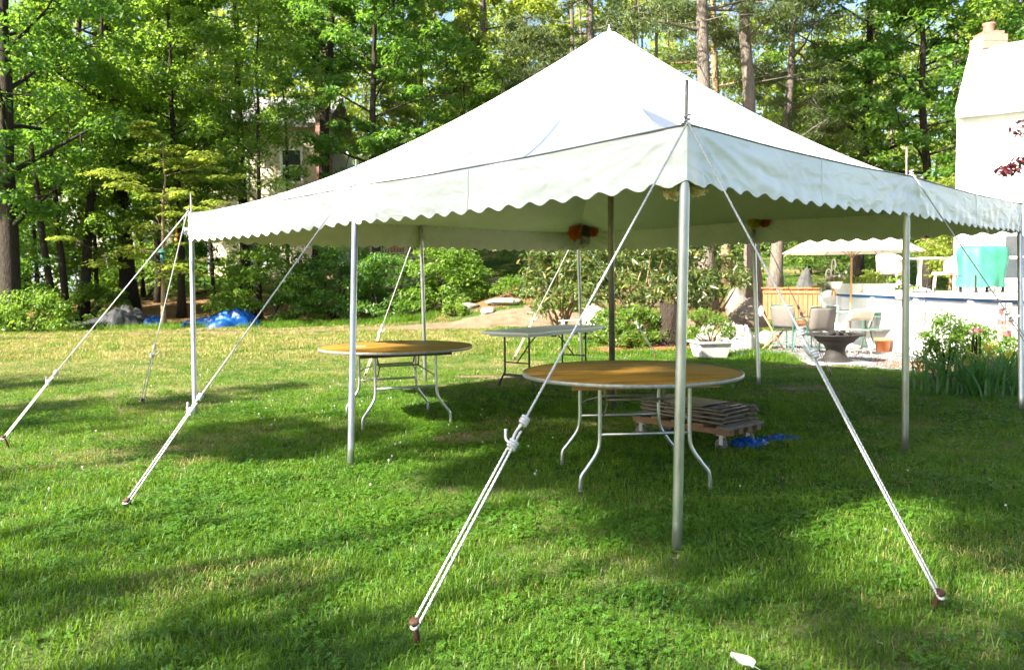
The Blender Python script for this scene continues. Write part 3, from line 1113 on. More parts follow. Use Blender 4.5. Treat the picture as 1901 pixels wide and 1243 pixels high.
# guy ropes and stakes -------------------------------------------------------
guys = [('F', (1270, 240), (983, 780), (765, 1152), (775, 1180), 'rust brown stake nearest the camera, at the bottom centre'),
        ('F', (1283, 240), (1497, 622), (1742, 1098), (1735, 1116), 'dark iron stake in the grass at the lower right'),
        ('LM', (650, 352), (385, 730), (243, 930), (245, 936), 'iron stake in the left lawn below the rope from the middle left pole'),
        ('L', (344, 402), (122, 682), (11, 812), (14, 822), 'rusty stake at the far left edge of the lawn'),
        ('L', (346, 404), (291, 636), (268, 743), (268, 748), 'small stake behind the left corner pole in the sunny grass'),
        ('BL', None, (714, 602), (680, 696), (680, 701), 'stake behind the left round table'),
        ('B', None, (993, 585), (955, 664), (955, 668), 'stake beside the leg of the white folding table'),
        ('B', None, (1190, 601), (1216, 655), (1216, 662), 'stake at the edge of the red mulch'),
        ('BR', None, (1487, 575), (1540, 692), (1540, 698), 'stake at the gravel edge in front of the fire pit'),
        ('RM', (1699, 334), (1880, 588), (1985, 760), (1985, 768), 'stake past the right edge of the photo')]


def rope_geo(mb, a, b, r, steps=None, sag=0.0, twist=True):
    a, b = np.array(a, float), np.array(b, float)
    L = np.linalg.norm(b - a)
    n = max(6, int(L / 0.011)) if twist else 12
    t = np.linspace(0, 1, n)[:, None]
    P = a + (b - a) * t
    P[:, 2] -= sag * np.sin(t[:, 0] * PI)
    mb.tube(P, r, 9 if twist else 6, lobes=3 if twist else 0, lobe=.16, twist=110.0 if twist else 0)


for gi_, (k, tpx, kpx, spx, gpx, lab) in enumerate(guys):
    G0 = on_plane(*gpx, 0.02)
    depth = G0[1]
    head = at_depth(spx[0], spx[1], depth)
    outward = np.append((G0[:2] - TENT_C) / np.linalg.norm(G0[:2] - TENT_C), 0)
    head[2] = max(head[2], .045)
    head = np.array([G0[0], G0[1], 0]) + outward * .03 + np.array([0, 0, head[2] + .01])
    T_ = TOP[k] + np.array([0, 0, .012]) + np.append((TOP[k][:2] - TENT_C) / np.linalg.norm(TOP[k][:2] - TENT_C), 0) * .012
    # knot sits on the straight line, at the height where the photo shows it
    axis_ = head - T_
    ts = np.linspace(0, 1, 400)
    pts = T_ + axis_ * ts[:, None]
    dv = pts - np.array([0, 0, CAMH])
    yy = []
    for q in dv:
        fwd = q[1] * _cp - q[2] * _sp
        yy.append(IH / 2 - FPX * (q[2] * _cp + q[1] * _sp) / fwd)
    kt = ts[int(np.argmin(np.abs(np.array(yy) - kpx[1])))]
    K = T_ + axis_ * kt
    near = gi_ < 3
    r = 0.0056
    side = np.cross(axis_, (0, 0, 1)); side /= np.linalg.norm(side)
    rb = MB()
    rope_geo(rb, T_, K, r, twist=gi_ < 5, sag=.004)
    neck = head - np.array([0, 0, .018])
    rope_geo(rb, K + side * .012, neck + side * .017, r, twist=gi_ < 5)
    rope_geo(rb, K - side * .014 + axis_ / np.linalg.norm(axis_) * .05, neck - side * .017, r, twist=gi_ < 5)
    lp = [neck + side * .017 * math.cos(a) + outward * .022 * math.sin(a) for a in np.linspace(0, PI, 9)]
    rb.tube(lp, r, 7)
    # wraps round the spike
    if TOP[k] is not None:
        rb.tube([TOP[k] + np.array([.013 * math.cos(a), .013 * math.sin(a), .006 + .0035 * a]) for a in np.linspace(0, 4 * PI, 26)], .005, 6)
    guy = build('guy_rope', rb, M_rope, tent, world=True)
    # sliding knot: two bunches of turns and a loose tail
    kb = MB()
    dn = axis_ / np.linalg.norm(axis_)
    nrm = np.cross(side, dn)
    for c0, turns, rr in ((K, 3, .015), (K + dn * .115 - side * .008, 3, .017)):
        a = np.linspace(0, turns * 2 * PI, turns * 10)
        kb.tube([c0 + side * rr * math.cos(q) + nrm * rr * math.sin(q) + dn * (q / (2 * PI) * .0125 - .015) for q in a], .0065, 6)
    kb.tube(smooth_path([K + dn * .02, K + dn * .06 + side * .014, K + dn * .10 + side * .006]), .006, 6)
    kb.tube(smooth_path([K + dn * .115 + side * .01, K + dn * .10 + side * .05, K + dn * .07 + side * .075 + np.array([0, 0, .01])]), [.006] * 6 + [.006] * 6 + [.008], 6)
    o = build('knot', kb, M_rope, guy)
    o.data.transform(Matrix.Translation(tuple(-np.array(tent.location))))
    # the stake
    if gi_ == 9:
        lab = 'stake of the right middle rope, just outside the photo'
    st = thing('tent_stake', lab, 'stake', (G0[0], G0[1], 0), group='iron stakes holding the guy ropes')
    H_ = head - np.array([G0[0], G0[1], 0])
    tip = np.array([0, 0, 0]) - outward * .04 - np.array([0, 0, .16])
    build('shaft', MB().tube([tip, H_ * .3, H_], [.010, .0125, .0125], 10), M_iron, st)
    ax = Vector(H_ - tip).normalized()
    hb = MB().lathe([(0, .011), (.014, .010), (.021, .006), (.0225, 0), (.019, -.007), (.010, -.011)], 18)
    o = build('head', hb, M_iron, st)
    o.location = tuple(H_)
    o.rotation_euler = ax.to_track_quat('Z', 'Y').to_euler()
# two loose ends of cord hanging from the valance
for (x, y, dx, L) in ((1723, 405, 18, .30), (372, 448, 8, .12), (1825, 425, 6, .1)):
    d = 7.4 if x > 1000 else 8.6
    p = at_depth(x, y - 12, d)
    build('loose_cord', MB().tube(smooth_path([p, p + np.array([.01, 0, -L * .45]), p + np.array([.05, 0, -L * .8]), p + np.array([dx * .006, 0, -L])]), .0028, 5), M_rope, tent, world=True)

# paper flower balls at the poles ---------------------------------------------
def pompom(label, p, r, c1, c2, seed):
    g = np.random.default_rng(seed)
    n = 260
    o = g.normal(0, 1, (n, 3)); o /= np.linalg.norm(o, axis=1)[:, None]
    C = o * (r * g.uniform(.45, .95, n))[:, None]
    D = o + g.normal(0, .45, (n, 3)); D /= np.linalg.norm(D, axis=1)[:, None]
    Nn = np.cross(D, g.normal(0, 1, (n, 3))); Nn /= np.linalg.norm(Nn, axis=1)[:, None]
    V, F = leaf_geo(C, D, Nn, np.full(n, r * .75), np.full(n, r * .6), .2)
    m = leaf_mat('paper_%s' % label.split()[0], c1, c2, c2, .3, .7)
    t = thing('paper_flower', label, 'paper flower', p, group='tissue paper flowers tied to the tent poles')
    link('petals', fast_mesh('petals', V, F), m, t)
    build('tie', MB().tube([(0, 0, -r * .3), (0, 0, r * .3), (0, 0, r * 1.1)], .004, 5), M_rope, t)


CRM = ((.72, .62, .30), (.82, .74, .46)); ORG = ((.55, .12, .03), (.75, .22, .08)); BRN = ((.13, .09, .04), (.22, .16, .07)); WHT = ((.62, .58, .48), (.72, .69, .6)); YEL = ((.55, .42, .06), (.68, .55, .12))
dF = BASE['F'][1] + .17
pompom('cream paper flower left of the nearest pole top', at_depth(1252, 343, dF), .068, *CRM, 1)
pompom('pale cream paper flower right of the nearest pole top', at_depth(1294, 341, dF), .062, *CRM, 2)
dB = TOP['B'][1] - .55
pompom('orange paper flower at the far pole beside a brown one', at_depth(1068, 432, dB), .11, *ORG, 3)
pompom('brown paper flower between two orange ones at the far pole', at_depth(1088, 429, dB), .085, *BRN, 4)
pompom('small orange paper flower right of the brown one at the far pole', at_depth(1101, 430, dB), .075, *ORG, 5)
pompom('whitish paper flower under the orange ones at the far pole', at_depth(1083, 449, dB + .05), .10, *WHT, 6)
dR = TOP['BR'][1] - .15
pompom('yellow paper flower left of the right rear pole', at_depth(1401, 413, dR), .075, *YEL, 7)
pompom('rusty orange paper flower right of the right rear pole', at_depth(1420, 411, dR), .07, *ORG, 8)

# ------------------------------------------------------------------ tables under the tent
M_ply = pm('varnished_plywood', (0.275, 0.136, 0.018), (0.42, 0.225, 0.036), 3.0, 0.40, stretch=(1.2, 7, 1), bump=.08, bscale=60, c3=(0.135, 0.065, 0.014), scale3=1.6, thresh3=.50, rvar=.08)
M_wood_o = pm('orange_pine', (0.32, 0.14, 0.03), (0.44, 0.22, 0.06), 3, 0.5, stretch=(1, 8, 8), bump=.1, bscale=40)
M_alu = pm('aluminium_edge', (0.22, 0.21, 0.19), (0.36, 0.35, 0.32), 30, 0.48, 0.6, bump=.1, bscale=40)
M_black = pm('black_metal', (0.018, 0.018, 0.020), (0.04, 0.04, 0.042), 20, 0.45, 0.3)
M_plast = pm('white_plastic', (0.62, 0.63, 0.61), (0.72, 0.73, 0.71), 4, 0.45, bump=.12, bscale=150)


def round_table(label, x, y, rz, seed, apron=True, tilt=0.0):
    t = thing('round_table', label, 'table', (x, y, float(gz(x, y))), rz, 'round wooden folding tables')
    R, H = .762, .745
    top = MB().lathe([(0, H), (R - .012, H), (R - .010, H - .001), (R - .010, H - .019), (0, H - .019)], 72)
    build('tabletop', top, M_ply, t)
    band = MB().lathe([(R - .013, H + .0025), (R, H + .0025), (R + .003, H - .002), (R + .003, H - .020), (R, H - .024), (R - .014, H - .024)], 72)
    build('edge_band', band, M_alu, t)
    for s in (-1, 1):
        build('cleat', MB().box((0, s * .42, H - .045), (.98 if apron else .9, .022, .05)), M_wood_o if apron else M_wood_d, t, .003)
        build('rail', MB().box((s * .34, 0, H - .036), (.02, .80, .03)), M_wood_o if apron else M_wood_d, t, .003)
    for s in (-1, 1):
        yb = s * .38
        for q in (-1, 1):
            P = smooth_path([(q * .30, yb, H - .03), (q * .30, yb, .50), (q * .302, yb, .34), (q * .32, yb + s * .005, .26), (q * .385, yb + s * .015, .165), (q * .425, yb + s * .02, .11), (q * .435, yb + s * .02, .05), (q * .435, yb + s * .02, -.01)], 6)
            leg = build('leg', MB().tube(P, .0135, 12), M_galv, t)
            build('foot_cap', MB().tube([(q * .435, yb + s * .02, -.012), (q * .435, yb + s * .02, .022)], .016, 12), M_galv_d, leg)
        build('crossbar', MB().tube([(-.30, yb, .375), (0, yb, .375), (.30, yb, .375)], .011, 10), M_galv, t)
        yi = s * .10
        build('folding_brace', MB().tube([(-.20, yi, .56), (0, yi, .56), (.20, yi, .56)], .009, 8).tube([(-.20, yi, .56), (-.22, yi * .6, H - .03)], .008, 8).tube([(.20, yi, .56), (.22, yi * .6, H - .03)], .008, 8)
              .tube([(-.19, yi, .56), (-.26, yb * .85, .50), (-.30, yb, .46)], .006, 6).tube([(.19, yi, .56), (.26, yb * .85, .50), (.30, yb, .46)], .006, 6), M_galv_d, t)
    return t


M_wood_d = pm('dark_wood', (0.06, 0.035, 0.02), (0.12, 0.07, 0.04), 6, 0.6, stretch=(1, 6, 6))
ft = round_table('larger looking round wooden table beside the nearest pole', 0.835, 5.62, math.radians(5), 1)
lt = round_table('round wooden table behind the middle left pole, farther from the camera', -1.165, 8.05, math.radians(22), 2, apron=False)
o = build('masking_tape', MB().box((0, 0, 0), (.14, .03, .004)), pm('tape', (.62, .56, .42), rough=.7), None)
tp = at_depth(664, 641, 8.0)
o.location = (tp[0], tp[1] + .03, float(gz(-1.165, 8.05)) + .750)
o.rotation_euler = (0, 0, .15)
tag(o, 'scrap of pale tape lying on the left round table', 'tape')

# white plastic folding table
rt = thing('folding_table', 'white plastic rectangular folding table with black legs at the back of the tent', 'table', (0.20 + .565 - .295, 9.95 + .715 + .235, float(gz(.5, 10.8))), math.atan2(1.43, 1.13))
build('tabletop', MB().box((0, 0, .724), (1.83, .76, .042)), M_plast, rt, .012)
build('skirt', MB().box((0, 0, .690), (1.66, .62, .03)), M_plast, rt, .004)
for s in (-1, 1):
    xb = s * .66
    for q in (-1, 1):
        P = smooth_path([(xb, q * .20, .69), (xb, q * .20, .30), (xb, q * .205, .20), (xb + s * .01, q * .26, .10), (xb + s * .01, q * .285, .05), (xb + s * .01, q * .285, 0)], 5)
        leg = build('leg', MB().tube(P, .0135, 10), M_black, rt)
        build('foot_cap', MB().tube([(xb + s * .01, q * .285, -.01), (xb + s * .01, q * .285, .02)], .017, 10), M_black, leg)
    build('crossbar', MB().beam((xb, -.21, .165), (xb, .21, .165), .012, .035), M_black, rt)
    build('brace', MB().tube([(xb, 0, .33), (xb * .6, 0, .55), (xb * .32, 0, .675)], .009, 8).tube([(xb, -.20, .33), (xb, 0, .33), (xb, .20, .33)], .009, 8), M_black, rt)
build('latch', MB().box((-.25, -.30, .665), (.10, .02, .02)), M_black, rt)
build('latch', MB().box((.3, -.28, .665), (.06, .02, .02)), M_black, rt)

# chair dolly with folded chairs ------------------------------------------------
M_pal = pm('grey_pallet_wood', (0.10, 0.085, 0.07), (0.19, 0.165, 0.135), 5, 0.85, stretch=(2, 12, 12), bump=.5, bscale=40, dist=.006)
M_pal2 = pm('brown_pallet_wood', (0.12, 0.065, 0.03), (0.20, 0.12, 0.06), 5, 0.8, stretch=(12, 2, 12), bump=.4, bscale=40, dist=.006)
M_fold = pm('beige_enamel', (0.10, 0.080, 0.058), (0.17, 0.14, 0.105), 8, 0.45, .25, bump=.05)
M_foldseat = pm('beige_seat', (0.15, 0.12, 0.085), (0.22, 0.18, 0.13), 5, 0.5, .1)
p0, p1 = on_plane(1350, 842), on_plane(1415, 826)
sh = (p1 - p0)[:2]; sh /= np.linalg.norm(sh)
lg = np.array([-sh[1], sh[0]])
dc = p0[:2] + sh * .24 + lg * .50
drz = math.atan2(sh[1], sh[0])
dz = float(gz(*dc))
dol = thing('chair_dolly', 'low wooden pallet dolly on casters carrying stacked folding chairs', 'dolly', (dc[0], dc[1], dz), drz)
for i, xx in enumerate((-.19, -.065, .065, .19)):
    build('runner', MB().box((xx, 0, .165), (.06, 1.02, .05)), M_pal2, dol, .003)
for i, yy in enumerate((-.46, -.22, .0, .22, .46)):
    build('plank', MB().box((0, yy, .2015), (.50, .115 if i else .12, .022)), M_pal if i % 2 == 0 else M_pal2, dol, .003)
for sx in (-1, 1):
    for sy in (-1, 1):
        fork = MB().box((sx * .19, sy * .42, .136), (.075, .075, .006)).box((sx * .19 - .021, sy * .42, .095), (.004, .035, .075)).box((sx * .19 + .021, sy * .42, .095), (.004, .035, .075))
        cs = build('caster', fork, M_galv, dol)
        wh = MB().tube([(sx * .19 - .017, sy * .42 + .012, .057), (sx * .19, sy * .42 + .012, .057), (sx * .19 + .017, sy * .42 + .012, .057)], [.05, .055, .05], 20)
        build('wheel', wh, pm('grey_rubber', (.06, .06, .06), (.12, .12, .12), rough=.7), cs)

chair_names = ['lowest folded chair of the stack on the dolly', 'second lowest folded chair of the stack on the dolly',
               'second folded chair from the top of the dolly stack', 'topmost beige folded chair of the dolly stack']
first = None
for i, lab in enumerate(chair_names):
    jx, jy, jr = rng.normal(0, .008), rng.normal(0, .015), rng.normal(0, .02)
    loc = (dc[0] + jx, dc[1] + jy, dz + .214 + i * .034)
    if first is None:
        first = thing('folded_chair', lab, 'folding chair', loc, drz + jr, 'folded chairs stacked on the dolly')
        w = .225
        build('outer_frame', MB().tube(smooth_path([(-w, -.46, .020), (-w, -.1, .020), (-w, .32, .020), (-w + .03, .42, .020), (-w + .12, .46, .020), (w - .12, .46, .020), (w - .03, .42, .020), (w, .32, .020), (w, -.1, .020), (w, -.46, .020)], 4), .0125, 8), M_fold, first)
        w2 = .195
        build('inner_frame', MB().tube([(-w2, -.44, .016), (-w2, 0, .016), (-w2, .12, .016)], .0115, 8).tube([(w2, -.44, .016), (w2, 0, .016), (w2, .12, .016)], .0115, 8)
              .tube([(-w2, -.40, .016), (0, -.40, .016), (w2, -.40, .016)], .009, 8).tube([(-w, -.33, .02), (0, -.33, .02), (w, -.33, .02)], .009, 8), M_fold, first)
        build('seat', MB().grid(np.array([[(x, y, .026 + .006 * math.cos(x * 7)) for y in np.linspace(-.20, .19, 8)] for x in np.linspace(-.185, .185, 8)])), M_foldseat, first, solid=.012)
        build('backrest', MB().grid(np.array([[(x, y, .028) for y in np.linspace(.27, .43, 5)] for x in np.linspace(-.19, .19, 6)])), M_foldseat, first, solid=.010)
        build('hinge', MB().box((-.21, .05, .02), (.006, .10, .02)).box((.21, .05, .02), (.006, .10, .02)), M_galv_d, first)
    else:
        copy_tree(first, loc, drz + jr, lab)


def crumple(name, label, cat, x, y, rx, ry, h, mat, seed, rz=0.0, freq=3.0, shape=None, nu=48, amp=.5, z=None):
    """a heaped sheet: uneven plan, sharp folds, edges on the ground"""
    P = np.zeros((nu, nu, 3))
    for i in range(nu):
        for k in range(nu):
            u, v = i / (nu - 1) * 2 - 1, k / (nu - 1) * 2 - 1
            # square to round
            a, b = u * math.sqrt(1 - v * v / 2), v * math.sqrt(1 - u * u / 2)
            e = 1 + .30 * mnoise.noise(Vector((a * 1.5, b * 1.5, seed)))
            q = max(0.0, 1 - (a * a + b * b))
            n1 = mnoise.noise(Vector((a * freq, b * freq, seed * 3.3)))
            n2 = 1 - abs(mnoise.noise(Vector((a * freq * 1.6, b * freq * 2.2, seed * 5.1)))) * 2
            n3 = 1 - abs(mnoise.noise(Vector((a * freq * 4, b * freq * 3, seed * 2.1)))) * 2
            zz = h * (q ** .55) * (.55 + amp * n1 + .28 * n2 + .10 * n3)
            if shape: zz *= shape(a, b)
            P[i, k] = (a * rx * e, b * ry * e, max(.004 + .01 * n2, zz))
    o = build(name, MB().grid(P), mat)
    o.location = (x, y, float(gz(x, y)) if z is None else z)
    o.rotation_euler = (0, 0, rz)
    return tag(o, label, cat)


M_blue = pm('blue_tarp', (0.0, 0.035, 0.16), (0.002, 0.065, 0.24), 6, 0.40, bump=.3, bscale=25, spec=.25)
M_grey = pm('grey_tarp', (0.018, 0.019, 0.02), (0.05, 0.052, 0.055), 5, 0.6, bump=.4, bscale=20, spec=.15, c3=(.05, .05, .05), scale3=2.5, thresh3=.55)
q = on_plane(1440, 818)
crumple('blue_tarp', 'blue tarp lying flat behind the chair dolly', 'tarp', q[0], q[1], .22, .09, .05, M_blue, 4, .2, 3)
q = on_plane(1388, 828)
crumple('blue_tarp', 'blue cloth crumpled under the chair dolly', 'tarp', q[0], q[1], .2, .12, .08, M_blue, 5, .4, 3)
# pale leaf on the grass at the bottom edge
q = on_plane(1378, 1230, .05)
lf = thing('fallen_leaf', 'pale green leaf lying on the grass at the bottom edge', 'leaf', (q[0], q[1], .045), .8)
mb = MB().grid(np.array([[(u * .042 * math.sin(PI * min(1, v * .8 + .16)) * (1.05 - v * .5), v * .085 - .04, .018 * abs(u) + .012 * v * v) for v in np.linspace(0, 1, 9)] for u in np.linspace(-1, 1, 7)]))
build('blade', mb, pm('pale_leaf', (.42, .52, .36), (.52, .60, .45), 30, .5, trans=.2), lf)
build('stalk', MB().tube([(0, -.04, .01), (.004, -.07, .0)], .0015, 5), pm('pale_leaf', (0, 0, 0)), lf)

# ------------------------------------------------------------------ the wood
# left block
tree('maple_tree', 'large dark tree at the far left edge of the photo', px_at(18, 25), 25, 17, .30, (3.2, 4.2, .4), LM_dark, M_bark, 101, n_limb=26, n_leaf=26350, size=0.179)
tree('maple_tree', 'clump of three dark stems behind the grey tarp heap', px_at(122, 29), 29, 14, .19, (2.9, 3.6, .4), LM_mid, M_bark, 102, stems=3, n_limb=27, n_leaf=24800, size=0.179)
tree('oak_tree', 'thick dark straight trunk right of the three stem clump', px_at(238, 33), 33, 19, .34, (4.0, 4.4, .45), LM_mid, M_bark, 103, n_limb=24, n_leaf=23250, size=0.213)
tree('maple_tree', 'slim dark trunk behind the dogwood', px_at(296, 36), 36, 17, .20, (3.8, 3.6, .45), LM_mid, M_bark, 104, n_limb=20, n_leaf=18600, size=0.213)
tree('maple_tree', 'slim tree between the dogwood and the cream house', px_at(335, 31), 31, 15, .15, (3.4, 2.5, .45), LM_mid, M_bark, 105, n_limb=20, n_leaf=18600, size=0.190)
tree('dogwood_tree', 'small dogwood with sunlit tan trunk and layered pale leaves', px_at(300, 25.6), 25.6, 6.2, .085, (1.3, 2.4, .35), LM_lite, M_bark_t, 106, n_limb=11, n_leaf=8060, size=0.146, flat=.16, cl_rad=.55, up=.85, lean=(.25, 0))
tree('birch_tree', 'slender leaning tree with drooping leaves before the cream house', px_at(478, 30), 30, 13.0, .11, (2.6, 2.7, .35), LM_mid, M_bark, 107, n_limb=24, n_leaf=13500, size=0.168, aspect=.4, droop=.5, lean=(.5, 0))
tree('oak_tree', 'thick dark leaning trunk beside the red brick chimney', px_at(588, 36), 36, 18, .33, (9.5, 4.0, .45), LM_dark, M_bark, 108, n_limb=20, n_leaf=20150, size=0.213, lean=(.6, 0))
tree('hickory_tree', 'dense deep green tree just left of the tent roof', px_at(700, 31), 31, 16.0, .20, (4.6, 3.3, .40), LM_dark, M_bark, 109, n_limb=30, n_leaf=26350, size=0.213, aspect=.42, flat=.38, cl_rad=.62)
tree('maple_tree', 'tall tree filling the top left behind the stem clump', px_at(160, 39), 39, 20, .26, (6, 5.2, .5), LM_mid, M_bark, 110, n_limb=26, n_leaf=20150, size=0.258)
tree('maple_tree', 'tall tree crown above the cream house', px_at(455, 40), 40, 21, .26, (11, 5.2, .45), LM_mid, M_bark, 111, n_limb=26, n_leaf=20150, size=0.258)
# leafy understorey that closes the gaps between the trunks
for i, (px, d, h, r, cb, lm, lab) in enumerate(((70, 31, 8, 2.6, .8, LM_dark, 'dark leafy young tree between the far left trunk and the stem clump'), (180, 32, 9, 2.6, 1.6, LM_mid, 'leafy young tree right of the stem clump'),
                                                (265, 38, 11, 3.0, 2.5, LM_mid, 'leafy young tree behind the thick dark trunk'), (395, 37, 9, 2.2, 4.2, LM_mid, 'young tree at the left corner of the cream house'),
                                                (535, 39, 15, 3.7, 6.6, LM_mid, 'tree whose leaves hide the cream house roof'), (18, 36, 12, 3.4, 2.0, LM_dark, 'dark tree filling the gap at the far left'),
                                                (330, 43, 13, 3.6, 3.5, LM_lite, 'pale green tree far behind the dogwood'), (868, 38, 11, 2.6, 2.4, LM_mid, 'young tree behind the shrubs right of the rear left pole'))):
    tree('young_tree', lab, px_at(px, d), d, h, .10, (cb, r, .45), lm, M_bark, 140 + i, n_limb=20, n_leaf=9000, size=.19, cl_rad=.7, group='leafy understorey trees')
# centre
tree('oak_tree', 'leaning forked trunk above the left slope of the tent roof', px_at(880, 44), 44, 21, .30, (8.5, 4.6, .5), LM_lite, M_bark_g, 112, n_limb=18, n_leaf=12400, size=0.291, lean=(2.4, 0), stems=2)
tree('maple_tree', 'bright green tree left of the forked trunk', px_at(785, 42), 42, 17, .18, (4, 4.2, .45), LM_lite, M_bark_g, 113, n_limb=22, n_leaf=13950, size=0.280)
tree('pine_tree', 'straight brown pine trunk just left of the tent peak', px_at(1108, 44), 44, 25, .27, (10.5, 4.2, .3), LM_pine, M_bark_g, 114, kind='pine', n_limb=22, n_leaf=15500, size=0.381, aspect=.13, dead=8)
tree('pine_tree', 'farther pine trunk left of the one at the tent peak', px_at(1074, 52), 52, 25, .25, (12, 4.2, .3), LM_pine, M_bark_g, 115, kind='pine', n_limb=20, n_leaf=12400, size=0.403, aspect=.13, dead=6)
tree('young_pine', 'soft needled young pine against the left roof slope', px_at(985, 38), 38, 12, .12, (1.8, 3.2, .2), LM_pine, M_bark_g, 116, kind='pine', n_limb=30, n_leaf=17050, size=0.291, aspect=.12)
# right
tree('pine_tree', 'tall pine with bare grey trunk, left of a matching pair', px_at(1312, 29), 29, 22, .33, (9.5, 4.0, .3), LM_pine, M_bark_g, 117, kind='pine', n_limb=20, n_leaf=13950, size=0.291, aspect=.12, dead=12, lean=(.1, 0))
tree('pine_tree', 'tall pine with bare grey trunk, right of a matching pair', px_at(1398, 31), 31, 22, .34, (9.8, 4.4, .3), LM_pine, M_bark_g, 118, kind='pine', n_limb=20, n_leaf=13950, size=0.302, aspect=.12, dead=14, lean=(-.75, 0))
tree('pine_tree', 'sunlit pine trunk behind the pair, near the right roof slope', px_at(1352, 38), 38, 21, .26, (9, 3.5, .3), LM_pine, M_bark_t, 119, kind='pine', n_limb=14, n_leaf=7750, size=0.358, aspect=.12, dead=8, lean=(-1.4, 0))
tree('pine_tree', 'leaning pine with spreading boughs over the right roof slope', px_at(1437, 34), 34, 15, .30, (4.0, 4.6, .45), LM_pine, M_bark_g, 120, kind='pine', n_limb=24, n_leaf=20150, size=0.302, aspect=.12, lean=(1.0, 0), dead=8)
tree('oak_tree', 'broad green oak between the leaning pine and the white house', px_at(1590, 36), 36, 19, .30, (3.6, 5.2, .45), LM_mid, M_bark, 121, n_limb=30, n_leaf=26350, size=0.224)
tree('maple_tree', 'deep green maple directly left of the white house', px_at(1722, 33), 33, 17, .22, (2.4, 3.9, .4), LM_dark, M_bark, 122, n_limb=30, n_leaf=26350, size=0.213)
tree('maple_tree', 'pale green tree top behind the brick chimney', px_at(1850, 50), 50, 15, .25, (5, 5.0, .5), LM_lite, M_bark, 123, n_limb=20, n_leaf=12400, size=0.302)
tree('maple_tree', 'bright yellow green tree low behind the white parasol', px_at(1500, 42), 42, 9, .15, (1.2, 3.6, .4), LM_lite, M_bark, 124, n_limb=20, n_leaf=12400, size=0.246)
tree('maple_tree', 'small lime green tree above the deck chairs', px_at(1765, 29), 29, 4.9, .09, (1.0, 2.0, .4), LM_lite, M_bark_t, 125, n_limb=14, n_leaf=8525, size=0.157, flat=.25)
# red maple whose branch reaches in from the right edge
rm = tree('red_maple', 'dark red maple branch reaching in at the right edge', 6.55, 8.7, 3.1, .06, (1.5, 1.25, .5), LM_red, M_bark, 133, n_limb=11, n_leaf=2300, size=.10, aspect=.42, cl_rad=.22, cl_per=3, flat=.4, z0=0.0, side=PI)

# trees standing outside the photo on the sun side; their shade falls across the lawn
SHADE = [(0.4, -12.0, 11.2, 201, 2100, .22), (3.2, -11.0, 11.4, 202, 2200, .22), (4.2, -13.0, 14.3, 207, 13000, .25), (7.0, -12.5, 11.4, 203, 2400, .22), (10.0, -11.5, 10.6, 204, 2300, .22), (13.4, -13.0, 10.6, 205, 1800, .22),
         (-2.6, -9.0, 10.4, 206, 2000, .22), (24.5, -15.0, 12, 208, 1800, .28), (34.0, -8.5, 14, 209, 9000, .28)]
LABS = ['tree outside the photo behind the camera, its shade on the near lawn', 'low tree outside the photo whose shade crosses the nearest stake', 'taller tree outside the photo, its shade on the left valance', 'tree outside the photo left of the tent',
        'tree outside the photo beyond the left stake', 'tree outside the photo by the left wood', 'tree outside the photo right behind the camera', 'thin tree outside the photo at the near edge of the left wood',
        'dense tree outside the photo in the left wood']
for (p_, q_, h, sd, nl, sz), lab in zip(SHADE, LABS):
    big = 5000 < nl < 12000
    tree('shade_maple', lab, .82 * q_ - .572 * p_, .572 * q_ + .82 * p_, h, .17, (2.5 if big else 12.2 if sd == 207 else 5.2, 4.0 if big else 2.7 if sd == 207 else 2.4, .45), LM_mid, M_bark, sd, n_limb=20 if big else 10, n_leaf=nl, size=sz, cl_rad=.8 if big else .62, flat=.6, cl_per=6 if big else 3)

# ---- the far wood that reads as one mass
g = np.random.default_rng(55)
ctr, per, rad = [], [], []
tb = MB()
for i in range(108):
    row = i % 3
    d = (56, 68, 84)[row] + g.uniform(-4, 4)
    x = (i / 107 * 2 - 1) * d * .78 + g.normal(0, 1.5)
    z = float(gz(x, d))
    h = g.uniform(15, 24) + row * 2
    if 10 < x / d * 50 < 24 and row < 2: h *= .8
    tb.tube(wander(g, (x, d, z - .2), (x + g.normal(0, .8), d, z + h), 6, .04), np.linspace(.32, .05, 6), 6, cap=False)
    for _ in range(int(26 + row * 4)):
        u = g.uniform(.12, 1.0)
        w = 4.8 * math.sin(min(1, u * 1.1 + .12) * PI * .86) * g.uniform(.3, 1)
        a = g.uniform(0, 2 * PI)
        ctr.append((x + w * math.cos(a), d + w * math.sin(a), z + h * u)); per.append(46); rad.append(g.uniform(.9, 1.7))
ctr = np.array(ctr)
V, F = leaves_at(g, ctr, np.array(per), np.array(rad), .55, .50, .5, .1, .5)
LM_far = leaf_mat('leaf_far', (0.070, 0.120, 0.020), (0.200, 0.260, 0.046), (0.46, 0.54, 0.07), .5)
fw = thing('far_wood', 'bright green wood closing off the background behind all the trees', 'wood')
fw['kind'] = 'stuff'
link('foliage', fast_mesh('far_foliage', V, F), LM_far, fw)['kind'] = 'stuff'
build('trunks', tb, M_bark_g, fw)['kind'] = 'stuff'
# undergrowth at the foot of the wood
n = 260
x = g.uniform(-34, 30, n); y = g.uniform(36, 52, n)
k = ~((x > -24) & (x < -8) & (y < 44) & (y > 33))
x, y = x[k], y[k]
C = np.stack([x, y, gz(x, y) + g.uniform(.2, 1.6, len(x))], 1)
V, F = leaves_at(g, C, 60, g.uniform(.6, 1.3, len(x)), .7, .24, .5, .1, .5)
tag(link('undergrowth', fast_mesh('undergrowth', V, F), LM_mid), 'green undergrowth on the rising ground under the trees', 'undergrowth', kind='stuff')

